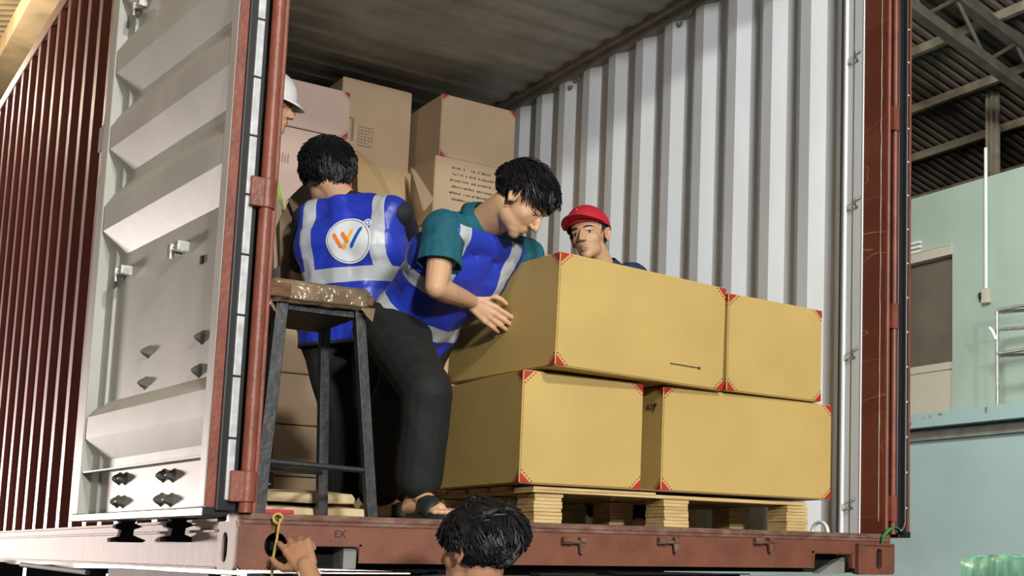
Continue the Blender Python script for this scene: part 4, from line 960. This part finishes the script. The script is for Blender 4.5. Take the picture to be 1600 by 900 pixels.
stroke(b, (-.66 * R_, .30 * R_), (-.30 * R_, -.34 * R_), .0065, .002, 3); stroke(b, (-.30 * R_, .36 * R_), (.0, -.12 * R_), .0065, .0026, 3)
stroke(b, (.17 * R_, .50 * R_), (-.24 * R_, -.40 * R_), .0062, .0022, 4); stroke(b, (.56 * R_, .60 * R_), (.10 * R_, -.34 * R_), .0062, .002, 5)
conform(v1, b, Me, FW, .0065, 'logo_print', [mat('white_print', (.72, .75, .80), .5), M_bolt, M_blu, M_org, M_yel, M_blu], r1)

# --- worker leaning over the upper carton
D = 4.02
D = 4.28
J = dict(head=W(813, 314, D - .02), neck=W(752, 350, D + .05), shR=W(694, 360, D - .08), shL=W(796, 394, D + .16), hipR=W(612, 514, D + .08), hipL=W(668, 518, D + .26))
box_side = onplane(764, 498, 0, .862); box_side2 = onplane(782, 462, 0, .866)
J['elR'] = W(681, 450, 4.12); J['wrR'] = W(738, 471, 4.36); J['elL'] = W(842, 408, 4.62); J['wrL'] = W(888, 428, 4.80)
J['knR'] = W(668, 612, 4.02); J['anR'] = W(652, 786, 4.04); J['knL'] = W(612, 640, 4.45); J['anL'] = W(590, 800, 4.5)
J['anR'].z = .085; J['anL'].z = .085; J['toeR'] = IRh * .62 - FWh * .5; J['toeL'] = IRh * .8 + FWh * .3
fc = (IR * .66 + FW * .04 - UP * .70)
r2, M2 = person('person in a teal shirt and blue vest leaning over to grip the big upper carton', J, fc, UP * .8 + IR * .5, voxel=.0034, hands=[
    dict(wr=J['wrR'], fwd=(W(790, 508, 4.39) - J['wrR']).normalized(), palm=FWh * .95 + IR * .1 - UP * .05, sgn=1, curl=.30, thumb=.5, curls=(.24, .30, .36, .42), s=1.0, spread=.05),
    dict(wr=J['wrL'], fwd=IR + FW * .5, palm=-UP, sgn=1, curl=.15, spread=.08)])
shirt(r2, J, M_teal, seed=5, sleeve=.60, rs=.066, fold=.005); trousers(r2, J, seed=6, wide=1.14)
v2, c2, rt2, up2, bk2 = vest(r2, J, M_vest, [(.075, .028), (.235, .026)], xs=.112, sw=.023, seed=8, hem=.085, s=1.03, fold=.011, vlow=.235, wide=-.02)
hair(r2, M2, 3200, .066, 'mess', seed=4, low=-.055, front=.062, grow=.004)
# sandal on the near foot
def sandal(root, an, fwd, m=mat('dark_sandal', (.02, .024, .024), .5)):
    f = Vector(fwd); f.z = 0; f.normalize(); sd = Vector((-f.y, f.x, 0)); P = lambda u, v, z: Vector((an.x, an.y, 0)) + f * u + sd * v + UP * z
    b = MB(); n = 28; lo = []
    for i in range(n):
        t = 2 * math.pi * i / n; u = .06 + .128 * math.cos(t); v = .044 * math.sin(t) * (1 + .15 * math.cos(t)); lo.append((u, v))
    b.prism([P(u, v, .001) for u, v in lo], (0, 0, .014)); b.build('sandal_sole', m, root)
    b = MB(); vs = []; N = 14
    for u, h, wd in ((.045, .075, .036), (.07, .068, .042), (.10, .052, .046), (.125, .040, .047)):
        for i in range(N + 1): t = math.pi * i / N; vs.append(P(u, wd * math.cos(t), .012 + h * math.sin(t) ** .8))
    b.add(vs, [(q * (N + 1) + i, q * (N + 1) + i + 1, (q + 1) * (N + 1) + i + 1, (q + 1) * (N + 1) + i) for q in range(3) for i in range(N)]); o = b.build('sandal_strap', m, root, smooth=True); o.modifiers.new('t', 'SOLIDIFY').thickness = .004
sandal(r2, J['anR'], J['toeR']); sandal(r2, J['anL'], J['toeL']); 

# --- helmeted worker half hidden by the left door post
D = 5.42
J = dict(head=W(418, 168, D), neck=W(405, 232, D), shR=W(392, 262, D - .16), shL=W(405, 262, D + .18), hipR=W(392, 470, D - .08), hipL=W(396, 470, D + .1))
J['elR'] = W(398, 345, D - .2); J['wrR'] = W(418, 372, D - .05); J['elL'] = W(404, 345, D + .22); J['wrL'] = W(432, 350, D + .18)
J['knR'] = W(396, 640, D - .08); J['anR'] = W(392, 830, D - .08); J['knL'] = W(400, 640, D + .1); J['anL'] = W(400, 830, D + .1)
for s in 'LR': J['an' + s].z = .085; J['toe' + s] = IRh
r3, M3 = person('person in a white safety helmet, face in profile, half hidden behind the left door post', J, IR * .95 + FW * .1 - UP * .12, UP, hands=[
    dict(wr=J['wrR'], fwd=IR * .9 - UP * .3, palm=FWh, sgn=1, curl=.5), dict(wr=J['wrL'], fwd=IR, palm=-UP, sgn=1, curl=.4)])
shirt(r3, J, M_navy, seed=9); trousers(r3, J, seed=9)
vest(r3, J, M_lime, [(.12, .026)], xs=.10, seed=9, hem=.03)
hair(r3, M3, 300, .03, 'smooth', seed=9, low=-.06)
def helmet(root, M):
    b = MB(); vs = []; fs = []; N = 56; K = 18
    for j in range(K + 1):
        ph = math.pi / 2 * j / K
        for i in range(N):
            t = 2 * math.pi * i / N; x = .098 * math.sin(ph) * math.cos(t); y = .118 * math.sin(ph) * math.sin(t) - .008; z = .036 + .125 * math.cos(ph) ** .9
            rid = .006 * math.exp(-(x / .012) ** 2) * (1 if j > 0 else 1); vs.append(Vector((x, y, z + rid)))
    for i in range(N):                        # brim
        t = 2 * math.pi * i / N; ff = max(0, math.sin(t)); vs.append(Vector((.108 * math.cos(t), .124 * math.sin(t) - .008 + .034 * ff ** 2, .030 - .024 * ff ** 2)))
    b.add([M @ v for v in vs], [(j * N + i, j * N + (i + 1) % N, (j + 1) * N + (i + 1) % N, (j + 1) * N + i) for j in range(K + 1) for i in range(N)])
    o = b.build('helmet', M_helm, root, smooth=60); o.modifiers.new('t', 'SOLIDIFY').thickness = .003
    b = MB(); b.tube([M @ Vector((s * .072, .03, .03)) for s in (-1,)] + [M @ Vector((-.06, .04, -.05)), M @ Vector((-.02, .05, -.112)), M @ Vector((.02, .05, -.112)), M @ Vector((.06, .04, -.05)), M @ Vector((.072, .03, .03))], .0035); b.build('chin_strap', M_black, root, smooth=True)
helmet(r3, M3)

# --- worker in a red cap behind the upper cartons
D = 5.45
J = dict(head=W(921, 371, D), neck=W(944, 424, D + .06), shR=W(890, 446, D + .0), shL=W(992, 432, D + .16), hipR=W(935, 590, D + .35), hipL=W(1000, 590, D + .45))
J['elR'] = W(880, 540, D - .0); J['wrR'] = W(900, 590, D - .08); J['elL'] = W(1020, 540, D + .1); J['wrL'] = W(1000, 590, D - .0)
J['knR'] = W(925, 700, D + .12); J['anR'] = W(935, 830, D + .34); J['knL'] = W(990, 700, D + .2); J['anL'] = W(1000, 830, D + .44)
for s in 'LR': J['an' + s].z = .085; J['toe' + s] = -FWh
fc = -FW * .94 - IR * .20 + UP * .08
r4, M4 = person('smiling person in a red cap peering over the big upper carton', J, fc, UP * .97 - IR * .20, voxel=.0034, smile=1, hands=[
    dict(wr=J['wrR'], fwd=-FWh - UP * .4, palm=-UP, sgn=-1, curl=.4), dict(wr=J['wrL'], fwd=-FWh - UP * .4, palm=-UP, sgn=1, curl=.4)])
shirt(r4, J, M_navy, seed=12, sleeve=.7); trousers(r4, J, seed=12)
hair(r4, M4, 200, .02, 'smooth', seed=3, low=-.05, front=.07)
def cap(root, M):
    b = MB(); vs = []; N = 48; K = 14
    for j in range(K + 1):
        ph = math.pi / 2 * j / K
        for i in range(N):
            t = 2 * math.pi * i / N; vs.append(Vector((.088 * math.sin(ph) * math.cos(t), .108 * math.sin(ph) * math.sin(t) - .010, .034 + .100 * math.cos(ph) ** .85 - .012 * max(0, -math.sin(t)) * math.sin(ph) + .010 * max(0, math.sin(t)) * math.sin(ph))))
    b.add([M @ v for v in vs], [(j * N + i, j * N + (i + 1) % N, (j + 1) * N + (i + 1) % N, (j + 1) * N + i) for j in range(K) for i in range(N)])
    o = b.build('cap_crown', M_cap, root, smooth=True); o.modifiers.new('t', 'SOLIDIFY').thickness = .003
    b = MB(); vs = []; A = 20; B_ = 8
    for j in range(B_ + 1):
        for i in range(A + 1):
            t = math.pi * (.08 + .84 * i / A); s_ = j / B_; x = .086 * math.cos(t) * (1 + .05 * s_); y = .100 * math.sin(t) - .010 + .088 * s_ * math.sin(t) ** .7
            vs.append(Vector((x, y, (.050 + .004 * s_ - .22 * x * x / .086 * (.4 + .6 * s_) + .004))))
    b.add([M @ v for v in vs], [(j * (A + 1) + i, j * (A + 1) + i + 1, (j + 1) * (A + 1) + i + 1, (j + 1) * (A + 1) + i) for j in range(B_) for i in range(A)])
    o2 = b.build('cap_brim', M_cap, root, smooth=True); o2.modifiers.new('t', 'SOLIDIFY').thickness = .003
    b = MB(); Mf = M @ (frame((.0, .085, .105), (-1, 0, 0), (0, .75, .66)) @ Matrix.Scale(1.35, 4))
    x = -.030
    for g in range(5):
        bb = [(0, -.009, 0, .011)] ; stroke(b, (x, -.008), (x + .004, .008 - .002 * (g % 2)), .0018, 0, 0, 4); stroke(b, (x + .004, .001), (x + .009, -.001), .0018, 0, 0, 4); stroke(b, (x + .009, -.001), (x + .006, -.008), .0018, 0, 0, 4); stroke(b, (x + .006, -.008), (x + .001, -.007), .0018, 0, 0, 4); x += .012
    conform(o, b, Mf, -(Mf.to_3x3() @ Vector((0, 0, 1))), .003, 'cap_lettering', [M_white], root)
    b = MB(); b.ell((0, -.01, .134), (.007, .007, .004), M); b.build('cap_button', M_cap, root, smooth=True)
cap(r4, M4)

# --- man on the ground reaching up to the corner casting
D = 3.22
J = dict(head=W(748, 862, D), neck=W(742, 935, D), ground=GZ)
ngk = J['neck']
J['shR'] = ngk + IRh * .17 - FWh * .0 - UP * .05; J['shL'] = ngk - IRh * .17 + FWh * .06 - UP * .05
J['hipR'] = J['shR'] - IRh * .07 - UP * .50; J['hipL'] = J['shL'] + IRh * .07 - UP * .50
hp = W(447, 880, 3.70); J['wrL'] = W(478, 884, 3.46); J['elL'] = W(520, 1010, 3.35)
J['elR'] = J['shR'] + IRh * .08 - UP * .27; J['wrR'] = J['elR'] - UP * .22 + FWh * .1
for s in 'LR': J['kn' + s] = J['hip' + s] - UP * .42; J['an' + s] = J['hip' + s] - UP * .84; J['an' + s].z = GZ + .085; J['toe' + s] = FWh
fc = FWh * .42 - IRh * .9 + UP * .05
hf = W(448, 820, 3.55) - J['wrL']
r5, M5 = person('dark-haired person standing on the ground below the sill, one hand raised to the corner casting', J, fc, UP, skin=M_skind, voxel=.0042, hands=[
    dict(wr=J['wrL'], fwd=hf, palm=FWh * .9 - IRh * .25 , sgn=1, curl=.35, thumb=.1, curls=(.35, .55, .75, .95), s=1.0), dict(wr=J['wrR'], fwd=-UP, palm=-IRh, sgn=1, curl=.3)])
shirt(r5, J, M_navy, seed=15); trousers(r5, J, seed=15)
hair(r5, M5, 3200, .055, 'short', seed=6, low=-.075, front=.05, grow=.004)

# carton the first worker holds, flaps hanging open
T = empty('open_carton', W(470, 400, 5.0), 'dark open carton with hanging flaps held by the person with the logo vest', 'carton')
a, c_, d_, e_ = W(450, 312, 4.86), W(487, 276, 4.95), W(515, 335, 5.05), W(470, 360, 4.9)
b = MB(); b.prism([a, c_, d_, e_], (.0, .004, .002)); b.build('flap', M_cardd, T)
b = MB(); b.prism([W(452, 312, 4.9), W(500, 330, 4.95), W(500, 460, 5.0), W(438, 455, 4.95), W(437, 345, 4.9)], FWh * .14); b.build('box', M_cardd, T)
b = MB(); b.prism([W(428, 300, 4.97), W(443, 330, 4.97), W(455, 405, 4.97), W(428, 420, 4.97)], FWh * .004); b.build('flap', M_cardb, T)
